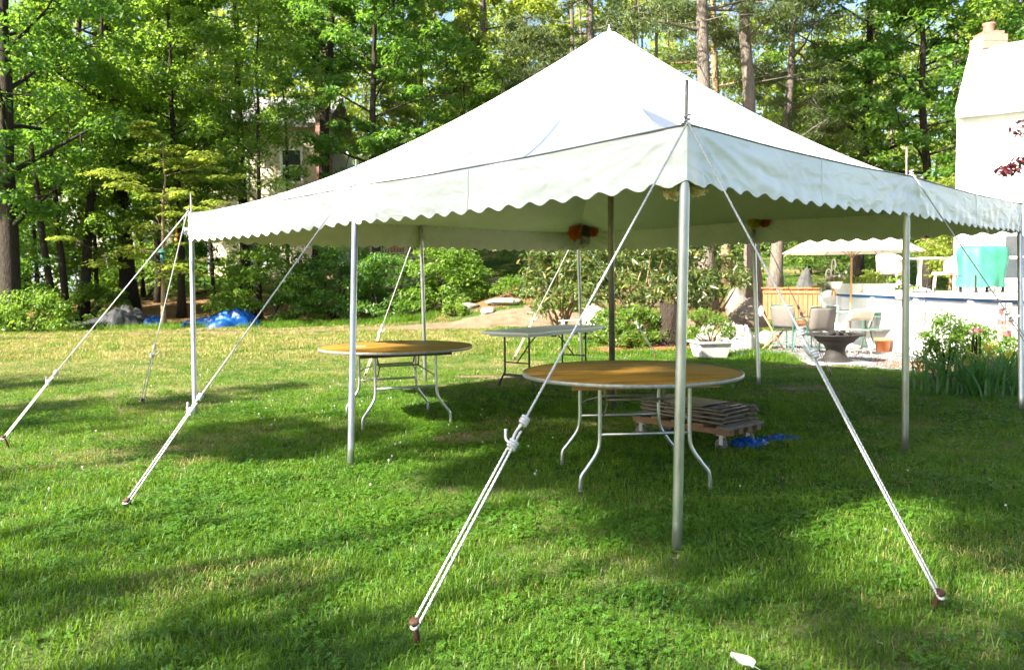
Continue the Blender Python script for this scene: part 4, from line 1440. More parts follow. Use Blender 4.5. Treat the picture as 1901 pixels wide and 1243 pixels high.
# ---- shrubs
shrub('shrub', 'broad leafy shrub right of the big blue tarp', px_at(498, 29), 29, 2.3, 1.5, 3.0, LM_mid, 301, n=9000, size=.13, clusters=110, cl_rad=.42, flat=.4)
shrub('shrub', 'tall leafy shrub behind the middle left pole', px_at(620, 29.5), 29.5, 2.2, 1.6, 3.2, LM_dark, 302, n=9500, size=.13, clusters=110, cl_rad=.42, flat=.4)
shrub('shrub', 'shrub left of the rear left pole, dark between the leaves', px_at(715, 28.5), 28.5, 1.6, 1.2, 2.6, LM_dark, 303, n=7000, size=.13, clusters=80, cl_rad=.42, flat=.4)
shrub('shrub', 'bright green rounded shrub right of the rear left pole', px_at(826, 28), 28, 1.5, 1.2, 2.5, LM_mid, 304, n=7000, size=.14, clusters=80, cl_rad=.42, flat=.5)
shrub('shrub', 'low shrub at the right foot of the bank shrubs', px_at(862, 29), 29, 1.3, 1.0, 1.5, LM_mid, 305, n=4000, size=.13, clusters=60)
shrub('shrub', 'small leafy bush in shade at the far left lawn edge', px_at(60, 24.2), 24.2, 1.3, .9, 1.3, LM_mid, 306, n=4200, size=.11, clusters=60)
shrub('shrub', 'dark bush filling the far left corner by the trunk', px_at(-10, 26), 26, 1.8, 1.3, 3.4, LM_dark, 307, n=7000, size=.14, clusters=80)
shrub('shrub', 'low bush under the tall stems behind the grey heap', px_at(175, 29.5), 29.5, 1.4, 1.0, 1.5, LM_mid, 308, n=4000, size=.12, clusters=50)
shrub('shrub', 'bush among the trunks behind the dogwood', px_at(262, 37), 37, 2.4, 1.4, 2.6, LM_mid, 309, n=5000, size=.16, clusters=60, cl_rad=.5)
shrub('shrub', 'shrub beside the cream house corner', px_at(360, 39), 39, 2.2, 1.4, 3.0, LM_dark, 310, n=5000, size=.17, clusters=60, cl_rad=.5)
shrub('shrub', 'dark shrub in front of the white shed', px_at(52, 34), 34, 2.4, 1.4, 3.9, LM_dark, 311, n=6500, size=.16, clusters=80, cl_rad=.5)
shrub('rhododendron', 'large leggy rhododendron with long leaves behind the mulch', 2.95, 20.6, 2.3, 1.5, 3.0, LM_rhodo, 312, n=5200, size=.20, aspect=.30, clusters=130, cl_rad=.34, flat=.55, low=.22, stems=20, barkm=M_bark_t, up=.45, droop=.4)
shrub('rhododendron', 'thinner rhododendron branches left of the far corner pole', px_at(1035, 21.5), 21.5, 1.1, .8, 2.7, LM_rhodo, 313, n=1700, size=.20, aspect=.30, clusters=48, cl_rad=.3, low=.35, stems=10, barkm=M_bark_t, up=.45, droop=.4)
shrub('rhododendron', 'rhododendron bough of pale leaves right of the nearest pole', px_at(1310, 21.8), 21.8, 1.2, .9, 2.8, LM_rhodo, 314, n=2200, size=.19, aspect=.30, clusters=55, cl_rad=.3, low=.35, stems=10, barkm=M_bark_t, up=.45, droop=.4)
LM_per = leaf_mat('leaf_fresh', (0.060, 0.130, 0.018), (0.13, 0.21, 0.03), (0.3, 0.42, 0.04), .45)
shrub('perennial', 'fresh green bleeding heart plant in the red mulch', px_at(1180, 17.0), 17.0, .85, .6, .95, LM_per, 315, n=4200, size=.085, clusters=60, cl_rad=.2, cat='plant', low=.1)
shrub('perennial', 'leafy green plant left of the centre pole by the white chair', px_at(1118, 17.6), 17.6, .5, .4, .8, LM_per, 316, n=2000, size=.085, clusters=36, cl_rad=.18, cat='plant', low=.1)
shrub('perennial', 'tuft of long green leaves right beside the centre pole', px_at(1158, 16.5), 16.5, .4, .3, .55, LM_per, 317, n=1000, size=.16, aspect=.14, clusters=24, cl_rad=.16, cat='plant', low=.1)
shrub('shrub', 'low green plant under the bank left of the far corner pole', px_at(1060, 25.6), 25.6, .5, .4, .6, LM_per, 318, n=1200, size=.10, clusters=24, cl_rad=.2)
shrub('shrub', 'small plant on the bank above the bare rocks', px_at(960, 27.2), 27.2, .9, .6, .7, LM_mid, 319, n=1600, size=.11, clusters=30, cl_rad=.25)
shrub('fern', 'low green plant in front of the bank shrub', px_at(845, 25.9), 25.9, .4, .3, .5, LM_per, 320, n=900, size=.11, clusters=20, cl_rad=.18, cat='plant')

# ---- rocks
M_rock = pm('granite', (0.12, 0.105, 0.09), (0.26, 0.235, 0.205), 4, .9, bump=.8, bscale=12, c3=(.10, .12, .05), scale3=1.6, thresh3=.58, dist=.04)
M_rock_l = pm('pale_granite', (0.13, 0.096, 0.064), (0.23, 0.178, 0.126), 3, .9, bump=.7, bscale=10, c3=(.13, .10, .07), scale3=1.5, thresh3=.55, dist=.04)
M_rock_w = pm('white_granite', (0.26, 0.255, 0.25), (0.42, 0.415, 0.41), 4, .85, bump=.7, bscale=14, dist=.03)


def rock(label, px, d, r, mat, seed, amp=.3, dz=0.0, freq=1.3, rz=0.0):
    x = px_at(px, d)
    o = build('boulder', MB().blob((0, 0, r[2] * .35), r, seed, amp, freq, 26, 16, flat=-.6), mat)
    o.location = (x, d, float(gz(x, d)) + dz)
    o.rotation_euler = (0, 0, rz)
    return tag(o, label, 'rock')


rock('big rounded tan boulder at the gravel edge by the wooden fence', 1391, 23.5, (.62, .55, .60), M_rock_l, 1, .28, dz=-.05)
rock('mossy grey boulder above the rounded tan one', 1368, 26.0, (.42, .4, .55), M_rock, 2, .35, dz=.25)
sx_ = px_at(1487, 27.0)
P = np.zeros((18, 10, 3))
for i in range(18):
    a = i / 18 * 2 * PI
    for j in range(10):
        v = j / 9
        r = (1 - v) ** .7 * (1 + .22 * mnoise.noise(Vector((math.cos(a) * 1.6, math.sin(a) * 1.6, v * 3))))
        P[i, j] = (.56 * r * math.cos(a) + .20 * v, .4 * r * math.sin(a), 1.75 * v - .3)
o = build('standing_stone', MB().grid(P, closeu=True, smooth=False), pm('shaded_granite', (.035, .035, .033), (.085, .083, .078), 4, .9, bump=.6, bscale=12, dist=.03))  # granite made darker, the stone's shade put into its colour
o.location = (sx_, 27.0, float(gz(sx_, 27.0)) + .35)
tag(o, 'pointed grey standing stone behind the wooden fence', 'rock')
rock('low tan stone left of the standing stone', 1458, 28.5, (.4, .35, .45), M_rock_l, 4, .35, dz=.3)
rock('long grey ledge rock in the bank', 938, 26.3, (.62, .35, .14), M_rock, 5, .35, rz=-.3)
rock('pale rock low on the bank left of the ledge', 905, 25.6, (.22, .18, .13), M_rock_w, 6, .35)
rock('flat grey rock at the left end of the bank', 870, 26.6, (.35, .25, .15), M_rock, 7, .35)
rock('mossy stone on the bank behind the ledge', 1010, 28.2, (.40, .32, .36), M_rock, 8, .3)
rock('small pale stone at the bank top', 975, 27.6, (.22, .18, .16), M_rock_w, 10, .35)
rock('pale rock higher up among the shrubs', 885, 33.0, (.35, .3, .22), M_rock_w, 11, .35)
rock('sunlit flat rock on the rise behind the bank', 925, 36.0, (.5, .4, .2), M_rock_l, 12, .35)
rock('pale rock behind the rhododendron bough', 1215, 27.5, (.4, .3, .3), M_rock_l, 13, .3)

# ---- tarps in the wood edge
M_heap = M_grey
xh = px_at(212, 26.4)
crumple('grey_tarp_heap', 'grey plastic tarp heaped over junk under the trees', 'tarp', xh, 26.0, 1.35, .8, .80, M_grey, 21, .1, 2.2, shape=lambda a, b: .45 + .75 * smooth01((a + .6) / 1.1), nu=60)
crumple('blue_tarp_heap', 'big crumpled bright blue tarp by the shrubs at left', 'tarp', px_at(404, 25.9), 25.9, 1.35, .6, .66, M_blue, 23, -.05, 2.2, shape=lambda a, b: .6 + .55 * smooth01((a + .4) / 1.2), nu=60)
crumple('blue_tarp_heap', 'small blue tarp lump just left of the left corner pole', 'tarp', px_at(284, 25.9), 25.9, .40, .3, .45, M_blue, 24, .3, 2.4)

# ------------------------------------------------------------------ patio
M_green = pm('green_enamel', (0.035, 0.12, 0.085), (0.055, 0.16, 0.12), 12, .4, .2)
M_sling = pm('taupe_sling', (0.13, 0.115, 0.10), (0.19, 0.17, 0.15), 60, .8, bump=.2, bscale=200, trans=.15)
M_white = pm('white_paint', (0.74, 0.74, 0.73), (0.82, 0.82, 0.81), 5, .5, bump=.08, bscale=40)
M_cream = pm('cream_canvas', (0.62, 0.54, 0.40), (0.70, 0.62, 0.48), 8, .8, bump=.1, bscale=120, trans=.35)
M_teak = pm('teak', (0.34, 0.19, 0.08), (0.46, 0.28, 0.13), 5, .55, stretch=(6, 6, 1))
M_glass = pm('frosted_glass', (0.45, 0.55, 0.50), (0.52, 0.62, 0.57), 4, .12)
M_terra = pm('terracotta', (0.55, 0.16, 0.05), (0.65, 0.22, 0.08), 9, .75)
M_stone_p = pm('cast_stone', (0.42, 0.40, 0.37), (0.58, 0.56, 0.52), 9, .85, bump=.5, bscale=30, dist=.01)
M_firepit = pm('black_cast_iron', (0.010, 0.008, 0.007), (0.024, 0.020, 0.018), 12, .75, .1, bump=.2, bscale=30)
M_cedar = pm('red_cedar', (0.26, 0.082, 0.03), (0.40, 0.15, 0.062), 4, .7, stretch=(6, 6, .6), bump=.2, bscale=30)


def sling_chair(label, x, y, rz, first=None):
    if first is not None:
        return copy_tree(first, (x, y, .02), rz, label)
    t = thing('patio_chair', label, 'chair', (x, y, .02), rz, 'green metal sling chairs on the gravel')
    for s in (-1, 1):
        q = s * .27
        build('side_frame', MB().tube(smooth_path([(q, -.27, 0), (q, -.26, .35), (q, -.25, .58), (q, -.20, .635), (q, -.05, .64), (q, .18, .62), (q, .27, .60)], 5), .013, 8)
              .tube(smooth_path([(q * .93, .34, 0), (q * .93, .26, .25), (q * .93, .22, .42), (q * .93, .27, .62), (q * .93, .33, .86)], 5), .013, 8)
              .tube([(q, -.26, .40), (q * .95, 0, .40), (q * .93, .23, .40)], .011, 8), M_green, t)
    build('crossbars', MB().tube([(-.25, .33, .86), (0, .335, .87), (.25, .33, .86)], .012, 8).tube([(-.26, -.26, .40), (0, -.26, .40), (.26, -.26, .40)], .011, 8).tube([(-.25, .29, .12), (0, .29, .12), (.25, .29, .12)], .009, 8), M_green, t)
    build('seat', MB().grid(np.array([[(x_, y_, .40 - .03 * math.sin(PI * (y_ + .26) / .49)) for y_ in np.linspace(-.26, .23, 8)] for x_ in np.linspace(-.245, .245, 4)])), M_sling, t, solid=.004)
    build('backrest', MB().grid(np.array([[(x_, .225 + (z_ - .42) * .24 + .02 * math.sin(PI * (z_ - .42) / .43), z_) for z_ in np.linspace(.42, .85, 8)] for x_ in np.linspace(-.235, .235, 4)])), M_sling, t, solid=.004)
    return t


def px_g(px, d):
    return px_at(px, d)


sc1 = sling_chair('green metal chair with its back to the camera, left of the fire pit', px_g(1512, 14.7), 14.7, PI + .15)
sling_chair('green metal chair partly hidden behind the one left of the fire pit', px_g(1470, 15.6), 15.6, PI - .9, sc1)
sling_chair('green metal chair right of the parasol pole, beside the terracotta pot', px_g(1633, 15.3), 15.3, -.5 - PI / 2, sc1)
sling_chair('green metal chair half hidden behind the right middle pole', px_g(1690, 15.9), 15.9, -.15 + PI / 2 - PI / 4, sc1)


def open_folding(label, x, y, rz, first=None):
    if first is not None:
        return copy_tree(first, (x, y, .02), rz, label)
    t = thing('folding_chair', label, 'chair', (x, y, .02), rz, 'open beige folding chairs on the gravel')
    M_b = pm('sand_enamel', (.50, .42, .32), (.58, .5, .4), 8, .5, .2)
    for s in (-1, 1):
        q = s * .22
        build('front_leg', MB().tube([(q, -.24, 0), (q, .05, .45), (q, .24, .80)], .012, 8), M_b, t)
        build('rear_leg', MB().tube([(q * .88, .26, 0), (q * .88, .08, .28), (q * .88, -.08, .43)], .011, 8), M_b, t)
    build('backrest', MB().grid(np.array([[(x_, .19 + (z_ - .62) * .5 + .03 * (1 - (x_ / .22) ** 2), z_ + .03 * (1 - (x_ / .22) ** 4)) for z_ in np.linspace(.60, .80, 5)] for x_ in np.linspace(-.22, .22, 9)])), M_b, t, solid=.012)
    build('seat', MB().grid(np.array([[(x_, y_, .44 + .01 * math.cos(x_ * 8)) for y_ in np.linspace(-.20, .18, 5)] for x_ in np.linspace(-.20, .20, 7)])), M_b, t, solid=.014)
    build('stretcher', MB().tube([(-.22, -.17, .11), (0, -.17, .11), (.22, -.17, .11)], .009, 8), M_b, t)
    build('stretcher', MB().tube([(-.19, .2, .1), (0, .2, .1), (.19, .2, .1)], .009, 8), M_b, t)
    return t


of1 = open_folding('beige folding chair behind the fire pit bowl', px_g(1588, 14.3), 14.3, PI + .1)
open_folding('beige folding chair behind the white hanging lantern', px_g(1722, 13.9), 13.9, PI - .2, of1)

# glass patio table with the parasol through it
tx, ty = px_g(1580, 15.8), 15.8
t = thing('patio_table', 'round glass patio table with green rim under the parasol', 'table', (tx, ty, .02))
build('tabletop', MB().lathe([(.035, .715), (.60, .715), (.60, .708), (.035, .708)], 40), M_glass, t)
build('rim', MB().tube([(.61 * math.cos(a), .61 * math.sin(a), .71) for a in np.linspace(0, 2 * PI, 49)], .014, 8, cap=False), M_green, t)
for a in np.arange(4) * PI / 2 + .5:
    build('leg', MB().tube(smooth_path([(.56 * math.cos(a), .56 * math.sin(a), .70), (.46 * math.cos(a), .46 * math.sin(a), .40), (.55 * math.cos(a), .55 * math.sin(a), 0)], 5), .013, 8), M_green, t)
for i, (dx, dy, h, r, c, lab, cat) in enumerate(((.25, -.3, .20, .05, (.75, .75, .72), 'white bottle standing on the glass patio table', 'bottle'), (-.38, -.25, .12, .04, (.75, .75, .75), 'white cup on the left side of the glass table', 'cup'),
                                                 (.42, -.1, .16, .035, (.25, .4, .55), 'blue bottle on the right side of the glass table', 'bottle'))):
    o = build('bottle' if 'bottle' in lab else 'cup', MB().lathe([(.0, 0), (r, 0), (r, h * .62), (r * .9, h * .7), (r * .42, h * .82), (r * .4, h), (0, h)] if 'bottle' in lab else [(0, 0), (r * .8, 0), (r, h), (r * .92, h), (r * .75, .01), (0, .01)], 16), pm('ware%d' % i, c, rough=.35))
    o.location = (tx + dx, ty + dy, .737)
    tag(o, lab, cat)

u = thing('patio_umbrella', 'cream patio umbrella on a wooden pole over the gravel', 'umbrella', (tx, ty, .02))
build('pole', MB().tube([(0, 0, .03), (0, 0, 1.2), (0, 0, 2.52)], .019, 10), M_teak, u)
build('base', MB().lathe([(0, .10), (.04, .10), (.05, .07), (.20, .04), (.23, 0), (0, 0)], 24), M_stone_p, u)
P = np.zeros((49, 9, 3))
for i in range(49):
    a = i / 48 * 2 * PI
    f = (i % 6) / 6
    edge = 1.36 * (1 - .065 * math.sin(PI * f))
    for j in range(9):
        s = j / 8
        P[i, j] = (edge * s * math.cos(a), edge * s * math.sin(a), 2.52 - .66 * s ** 1.08)
build('canopy', MB().grid(P), M_cream, u)
for k in range(8):
    a = k * PI / 4
    build('rib', MB().tube([(.02 * math.cos(a), .02 * math.sin(a), 2.48), (.7 * math.cos(a), .7 * math.sin(a), 2.15), (1.33 * math.cos(a), 1.33 * math.sin(a), 1.84)], .009, 5), M_teak, u)
    build('strut', MB().tube([(.02 * math.cos(a), .02 * math.sin(a), 1.78), (.62 * math.cos(a), .62 * math.sin(a), 2.19)], .008, 5), M_teak, u)

# fire pit
fx, fy = px_g(1553, 13.15), 13.15
fp = thing('fire_pit', 'black cast iron fire bowl on a pedestal in the gravel', 'fire pit', (fx, fy, .02))
build('pedestal', MB().lathe([(0, 0), (.27, 0), (.27, .03), (.20, .06), (.155, .14), (.15, .22), (.19, .28), (.28, .33), (.30, .35)], 32), M_firepit, fp)
build('bowl', MB().lathe([(.05, .32), (.26, .33), (.34, .39), (.37, .43), (.46, .435), (.47, .45), (.46, .46), (.36, .455), (.33, .41), (.2, .38), (0, .375)], 36), M_firepit, fp)
gb = MB()
for k in range(7):
    q = -.27 + k * .09
    w = math.sqrt(max(.02, .33 ** 2 - q * q))
    gb.tube([(q, -w, .50), (q, 0, .515), (q, w, .50)], .006, 5)
for k in range(7):
    a = k * .9
    gb.tube([(.25 * math.cos(a), .25 * math.sin(a), .44), (-.1 * math.cos(a) + .05, -.12 * math.sin(a), .485)], .028, 6)
build('grate', gb, M_firepit, fp)
build('stone_slab', MB().box((0, -.05, -.005), (1.0, .7, .03)), M_stone_p, fp, .01)

# terracotta pot, planter, covered mound, stump
o = build('flower_pot', MB().lathe([(0, 0), (.11, 0), (.135, .20), (.15, .20), (.15, .25), (.125, .25), (.11, .18), (0, .17)], 20), M_terra)
o.location = (px_g(1641, 14.9), 14.9, .02)
tag(o, 'orange terracotta pot on the gravel between two green chairs', 'pot')
plx, ply = px_g(1319, 14.35), 14.35
pl = thing('planter', 'grey square stone planter at the gravel edge', 'planter', (plx, ply, .01), .12)
w0, w1, hh = .23, .29, .25
V = []
for w, z in ((w0, 0), (w1, hh), (w1 + .03, hh), (w1 + .03, hh + .04), (w1 - .02, hh + .04), (w1 - .04, hh - .03)):
    V += [(-w, -w, z), (w, -w, z), (w, w, z), (-w, w, z)]
F = [(r * 4 + k, r * 4 + (k + 1) % 4, r * 4 + 4 + (k + 1) % 4, r * 4 + 4 + k) for r in range(5) for k in range(4)]
build('box', MB().add(V, F, False), M_stone_p, pl, .008)
build('soil', MB().box((0, 0, hh - .01), (w1 * 1.8, w1 * 1.8, .03)), pm('soil', (.04, .03, .02), (.08, .06, .04), 20, .95), pl)
shrub('azalea', 'small leafy azalea growing in the stone planter', plx, ply, .42, .36, .72, LM_per, 330, n=1500, size=.062, clusters=46, cl_rad=.13, z=.24, low=.18, stems=12, barkm=M_bark_t)
M_cover = pm('grey_cover', (.27, .25, .25), (.36, .34, .335), 4, .7, bump=.3, bscale=12)
crumple('covered_mound', 'light grey cover draped over something behind the planter', 'cover', px_g(1362, 15.6), 15.6, .42, .40, .62, M_cover, 31, .2, 1.3, amp=.25, z=.0)
crumple('covered_mound', 'second grey covered lump directly behind the azalea', 'cover', px_g(1318, 16.0), 16.0, .34, .3, .58, M_cover, 32, .6, 1.4, amp=.25, z=.0)
crumple('blue_scrap', 'scrap of bright blue plastic on the gravel edge', 'tarp', px_g(1382, 14.75), 14.75, .16, .10, .05, M_blue, 34, .1, 2.5)
sx, sy = px_g(1247, 16.8), 16.8
st = thing('tree_stump', 'dark rotten upright stump between mulch and planter', 'stump', (sx, sy, float(gz(sx, sy)) - .02))
P = np.zeros((26, 14, 3))
for i in range(26):
    a = i / 26 * 2 * PI
    for j in range(14):
        z = j / 13 * .92
        r = .22 * (1 + .25 * mnoise.noise(Vector((math.cos(a) * 2, math.sin(a) * 2, z * 1.5))) + .18 * mnoise.noise(Vector((math.cos(a) * 5, math.sin(a) * 5, z * 5))) + .12 * (1 - z))
        P[i, j] = (r * math.cos(a), r * math.sin(a), z + (.12 * mnoise.noise(Vector((math.cos(a) * 2, math.sin(a) * 2, 7))) if j > 10 else 0))
build('bark', MB().grid(P, closeu=True), pm('rotten_wood', (.010, .007, .005), (.040, .025, .014), 10, .95, bump=1.0, bscale=20, stretch=(2, 2, .6), dist=.06), st)
build('heartwood', MB().lathe([(.0, .86), (.12, .85), (.2, .80)], 16), pm('heartwood', (.14, .09, .05), (.22, .15, .08), 14, .9, bump=.6, bscale=20), st)

# white adirondack chair
def adirondack(label, x, y, rz, mat, sc=1.0, z=None):
    t = thing('adirondack_chair', label, 'chair', (x, y, float(gz(x, y)) if z is None else z), rz)
    t.scale = (sc, sc, sc)
    for i in range(5):
        q = -.22 + i * .11
        build('back_slat', MB().beam((q * .8, .25, .28), (q * 1.05, .58, .98 - abs(q) * .5), .095, .018, (0, -1, .4)), mat, t)
    for i in range(5):
        build('seat_slat', MB().box((0, -.30 + i * .115, .36 - i * .022), (.52, .10, .018)), mat, t)
    for s in (-1, 1):
        build('arm', MB().box((s * .34, -.05, .56), (.13, .72, .02)), mat, t)
        build('front_leg', MB().box((s * .30, -.34, .28), (.025, .10, .56)), mat, t)
        build('rear_leg', MB().beam((s * .27, -.36, .34), (s * .27, .62, .03), .025, .10), mat, t)
    build('back_rail', MB().box((0, .42, .60), (.62, .025, .07)), mat, t)
    return t


adirondack('white plastic lawn chair behind the far corner pole', px_g(1076, 18.6), 18.6, -.8, M_white, .85)

# wooden fence by the boulder
M_fc = M_cedar
fa, fb = np.array([px_g(1418, 25.5), 25.5]), np.array([px_g(1546, 23.2), 23.2])
fz = float(gz(*((fa + fb) / 2))) - .02
fr = math.atan2(*(fb - fa)[::-1])
FL = float(np.linalg.norm(fb - fa))
fen = thing('wooden_fence', 'reddish wooden board fence beside the boulder', 'fence', (fa[0], fa[1], fz), fr)
nb = 15
for i in range(nb):
    w = FL / nb
    build('board', MB().box(((i + .5) * w, rng.normal(0, .003), .56 + rng.normal(0, .006)), (w * .84, .022, 1.02)), M_fc, fen, .004)
build('top_rail', MB().box((FL / 2, -.01, 1.10), (FL + .08, .14, .04)), M_fc, fen, .004)
build('upper_rail', MB().box((FL / 2, -.032, .98), (FL, .035, .09)), M_fc, fen, .003)
build('lower_rail', MB().box((FL / 2, -.032, .16), (FL, .035, .09)), M_fc, fen, .003)
for i in range(2):
    build('post', MB().box((i * FL, .06, .55), (.09, .09, 1.1)), M_fc, fen, .004)

# leaning folded sticks by the boulder
hx = px_g(1432, 15.6)
ho = thing('wooden_stand', 'bare wooden crossed stand on the gravel below the boulder', 'stand', (hx, 15.6, .02))
for i, (a, b) in enumerate((((-.18, .1, .78), (.22, -.1, 0)), ((.24, .12, .32), (-.22, -.1, 0)), ((.30, .2, .34), (-.05, -.05, .0)))):
    build('pole', MB().tube([a, b], .014, 8), M_teak, ho)
build('cloth_tip', MB().blob((-.16, .09, .74), (.05, .04, .10), 3, .3), M_white, ho)
o = build('globe', MB().blob((0, 0, .16), (.15, .15, .18), 5, .05), pm('globe_yellow', (.55, .58, .30), (.65, .68, .4), 3, .3, trans=.3))
o.location = (px_g(1422, 15.9), 15.9, .03)
tag(o, 'pale yellow green globe on the gravel beside the crossed stand', 'globe')

# shepherd hook with two hanging baskets
M_wmetal = pm('white_metal', (.6, .6, .6), (.7, .7, .7), 10, .45, .3)
sx, sy = px_g(1543, 16.6), 16.6
hk = thing('shepherd_hook', 'white double shepherd hook stand behind the green chairs', 'hook', (sx, sy, .02))
build('post', MB().tube([(0, 0, 0), (0, 0, 1.0), (0, 0, 1.62)], .013, 8), M_wmetal, hk)
for s, dx, dzv in ((-1, -.16, -.20), (1, .03, 0)):
    build('arm', MB().tube(smooth_path([(0, 0, 1.50 + dzv), (dx * .2, -.02, 1.72 + dzv), (dx * .8, -.10, 1.74 + dzv), (dx * 1.05, -.14, 1.62 + dzv), (dx * .9, -.12, 1.58 + dzv)], 6), .012, 6), M_wmetal, hk)
build('prong', MB().tube([(-.30, .1, 0), (-.15, .05, .40), (-.08, 0, .75)], .011, 6), M_wmetal, hk)


def flower_basket(label, p, r, seed, first=True, hang=.42):
    t = thing('hanging_basket', label, 'flower basket', p)
    build('bowl', MB().lathe([(0, 0), (r * .7, 0), (r * .85, r * .3), (r, r * .95), (r * 1.05, r), (r * .92, r), (r * .8, r * .8), (0, r * .75)], 20), M_white, t)
    for a in (0, 2.1, 4.2):
        build('wire', MB().tube([(r * math.cos(a), r * math.sin(a), r), (0, 0, r + hang)], .0035, 4), M_wmetal, t)
    g = np.random.default_rng(seed)
    C = g.normal(0, 1, (26, 3)) * np.array([r * .5, r * .5, r * .25]) + np.array([0, 0, r * 1.25])
    V, F = leaves_at(g, C, 14, .07, .7, .055, .6)
    link('leaves', fast_mesh('leaves', V, F), LM_per, t)
    V, F = leaves_at(g, C[:12] + np.array([0, 0, .05]), 9, .05, .7, .055, .9)
    link('blossoms', fast_mesh('blossoms', V, F), leaf_mat('petunia', (.62, .42, .55), (.80, .74, .78), (.7, .5, .6), .3, .6, c3=(.42, .08, .28), frac3=.2), t)
    return t


flower_basket('white hanging flower basket on the higher arm of the hook', (sx + .03, sy - .12, 1.17), .15, 1, hang=.42)
flower_basket('white hanging flower basket on the lower left arm of the hook', (sx - .17, sy - .14, 1.02), .13, 2, hang=.37)

# white hanging lantern on a thin dark hook
lx, ly = px_g(1716, 12.6), 12.6
lh = thing('garden_hook', 'thin dark crook rising from the gravel near the right middle pole', 'hook', (lx, ly, .01))
build('crook', MB().tube(smooth_path([(0, 0, -.05), (.02, 0, .5), (.03, 0, 1.1), (.06, 0, 1.22), (.14, 0, 1.24), (.17, 0, 1.16)], 6), .006, 6), M_black, lh)
build('spike_line', MB().tube([(.02, 0, .55), (.05, 0, 1.5)], .004, 5), M_black, lh)
la = thing('lantern', 'white ribbed lantern hanging from the thin dark crook', 'lantern', (lx - .03, ly, .84))
build('shade', MB().lathe([(.03, 0), (.07, .015), (.085, .04), (.075, .055), (.09, .08), (.08, .095), (.09, .12), (.06, .145), (.03, .15)], 20), M_white, la)
build('loop', MB().tube(smooth_path([(0, 0, .15), (.02, 0, .22), (.06, 0, .3)], 4), .004, 5), M_black, la)

# ------------------------------------------------------------------ raised pool deck, white, at the right
M_dwall = pm('white_vinyl_wall', (.72, .73, .76), (.80, .81, .83), 3, .45, bump=.1, bscale=10)
M_blue2 = pm('blue_stripe', (.01, .10, .42), (.02, .15, .50), 4, .4)
dk = thing('pool_deck', 'raised white pool deck with a blue stripe under its rim', 'deck', (7.0, 17.0, 0))
zt = 1.10
pts = [(0.0, 0.2), (0.02, -1.4), (0.06, -3.0), (0.10, -4.6), (0.12, -6.4)]
for a, b in zip(pts[:-1], pts[1:]):
    L = math.hypot(b[0] - a[0], b[1] - a[1]); rz = math.atan2(b[1] - a[1], b[0] - a[0])
    cx, cy = (a[0] + b[0]) / 2, (a[1] + b[1]) / 2
    build('wall_panel', MB().box((cx + .05, cy, (zt - .10) / 2), (L - .01, .05, zt - .10), rz), M_dwall, dk, .004)
    build('upright', MB().box((a[0] - .005, a[1], (zt - .08) / 2), (.10, .10, zt - .08), rz), M_white, dk, .006)
    build('blue_stripe', MB().box((cx + .02, cy, zt - .075), (L, .065, .035), rz), M_blue2, dk)
    build('rim', MB().box((cx + .02, cy, zt - .02), (L, .22, .05), rz), M_white, dk, .01)
build('end_wall', MB().box((3.5, .22, .5), (7.0, .06, 1.0)), M_dwall, dk)
build('deck_floor', MB().box((3.7, -2.9, zt - .03), (6.9, 6.3, .05)), pm('deck_board', (.5, .46, .4), (.6, .56, .5), 4, .7, stretch=(1, 10, 1)), dk)
pil = MB().box((-.1, .45, .03), (.34, .34, .06)).box((-.1, .45, .45), (.24, .24, .80)).box((-.1, .45, .88), (.30, .30, .06)).box((-.1, .45, .95), (.36, .36, .08))
o = build('white_pillar', pil, M_white, None, .008)
o.location = (7.0, 17.0, 0)
tag(o, 'square white pedestal at the left end of the pool deck', 'pedestal')
# rail boxes with flowers along the deck edge
for i, (yy, lab) in enumerate(((-.35, 'white planter box on the deck rim nearest the parasol'), (-1.75, 'white planter box on the deck rim behind the right middle pole'))):
    t = thing('rail_planter', lab, 'planter', (7.05, 17.0 + yy, zt + .006), 0, 'white planter boxes on the deck rim')
    build('box', MB().box((0, 0, .085), (.24, 1.25, .17)), M_white, t, .008)
    g = np.random.default_rng(60 + i)
    C = np.stack([g.normal(0, .06, 20), g.uniform(-.55, .55, 20), g.uniform(.18, .30, 20)], 1)
    V, F = leaves_at(g, C, 12, .08, .8, .06, .6)
    link('leaves', fast_mesh('leaves', V, F), LM_per, t)
fb_ = flower_basket('grey pot of pink petunias on the deck rim', (6.99, 17.0 - 2.62, zt - .10), .16, 3, hang=.02)

# deck furniture, wicker chairs and table
M_wick = pm('pale_wicker', (.55, .46, .36), (.68, .6, .5), 40, .7, bump=.6, bscale=90)


def wicker(label, x, y, rz, z):
    t = thing('wicker_chair', label, 'chair', (x, y, z), rz)
    P = np.array([[(.27 * math.sin(a) * (1 + .08 * k), .05 + .25 * math.cos(a) * (1 + .15 * k), .36 + k * (.46 - .20 * abs(a / 1.9) ** 2)) for k in np.linspace(0, 1, 6)] for a in np.linspace(-1.9, 1.9, 15)])
    build('backrest', MB().grid(P), M_wick, t, solid=.025)
    build('seat', MB().box((0, -.02, .36), (.50, .48, .06)), M_wick, t, .02)
    for sx in (-1, 1):
        for sy in (-1, 1):
            build('leg', MB().tube([(sx * .21, sy * .20, .35), (sx * .23, sy * .22, 0)], .018, 8), M_wick, t)
    return t


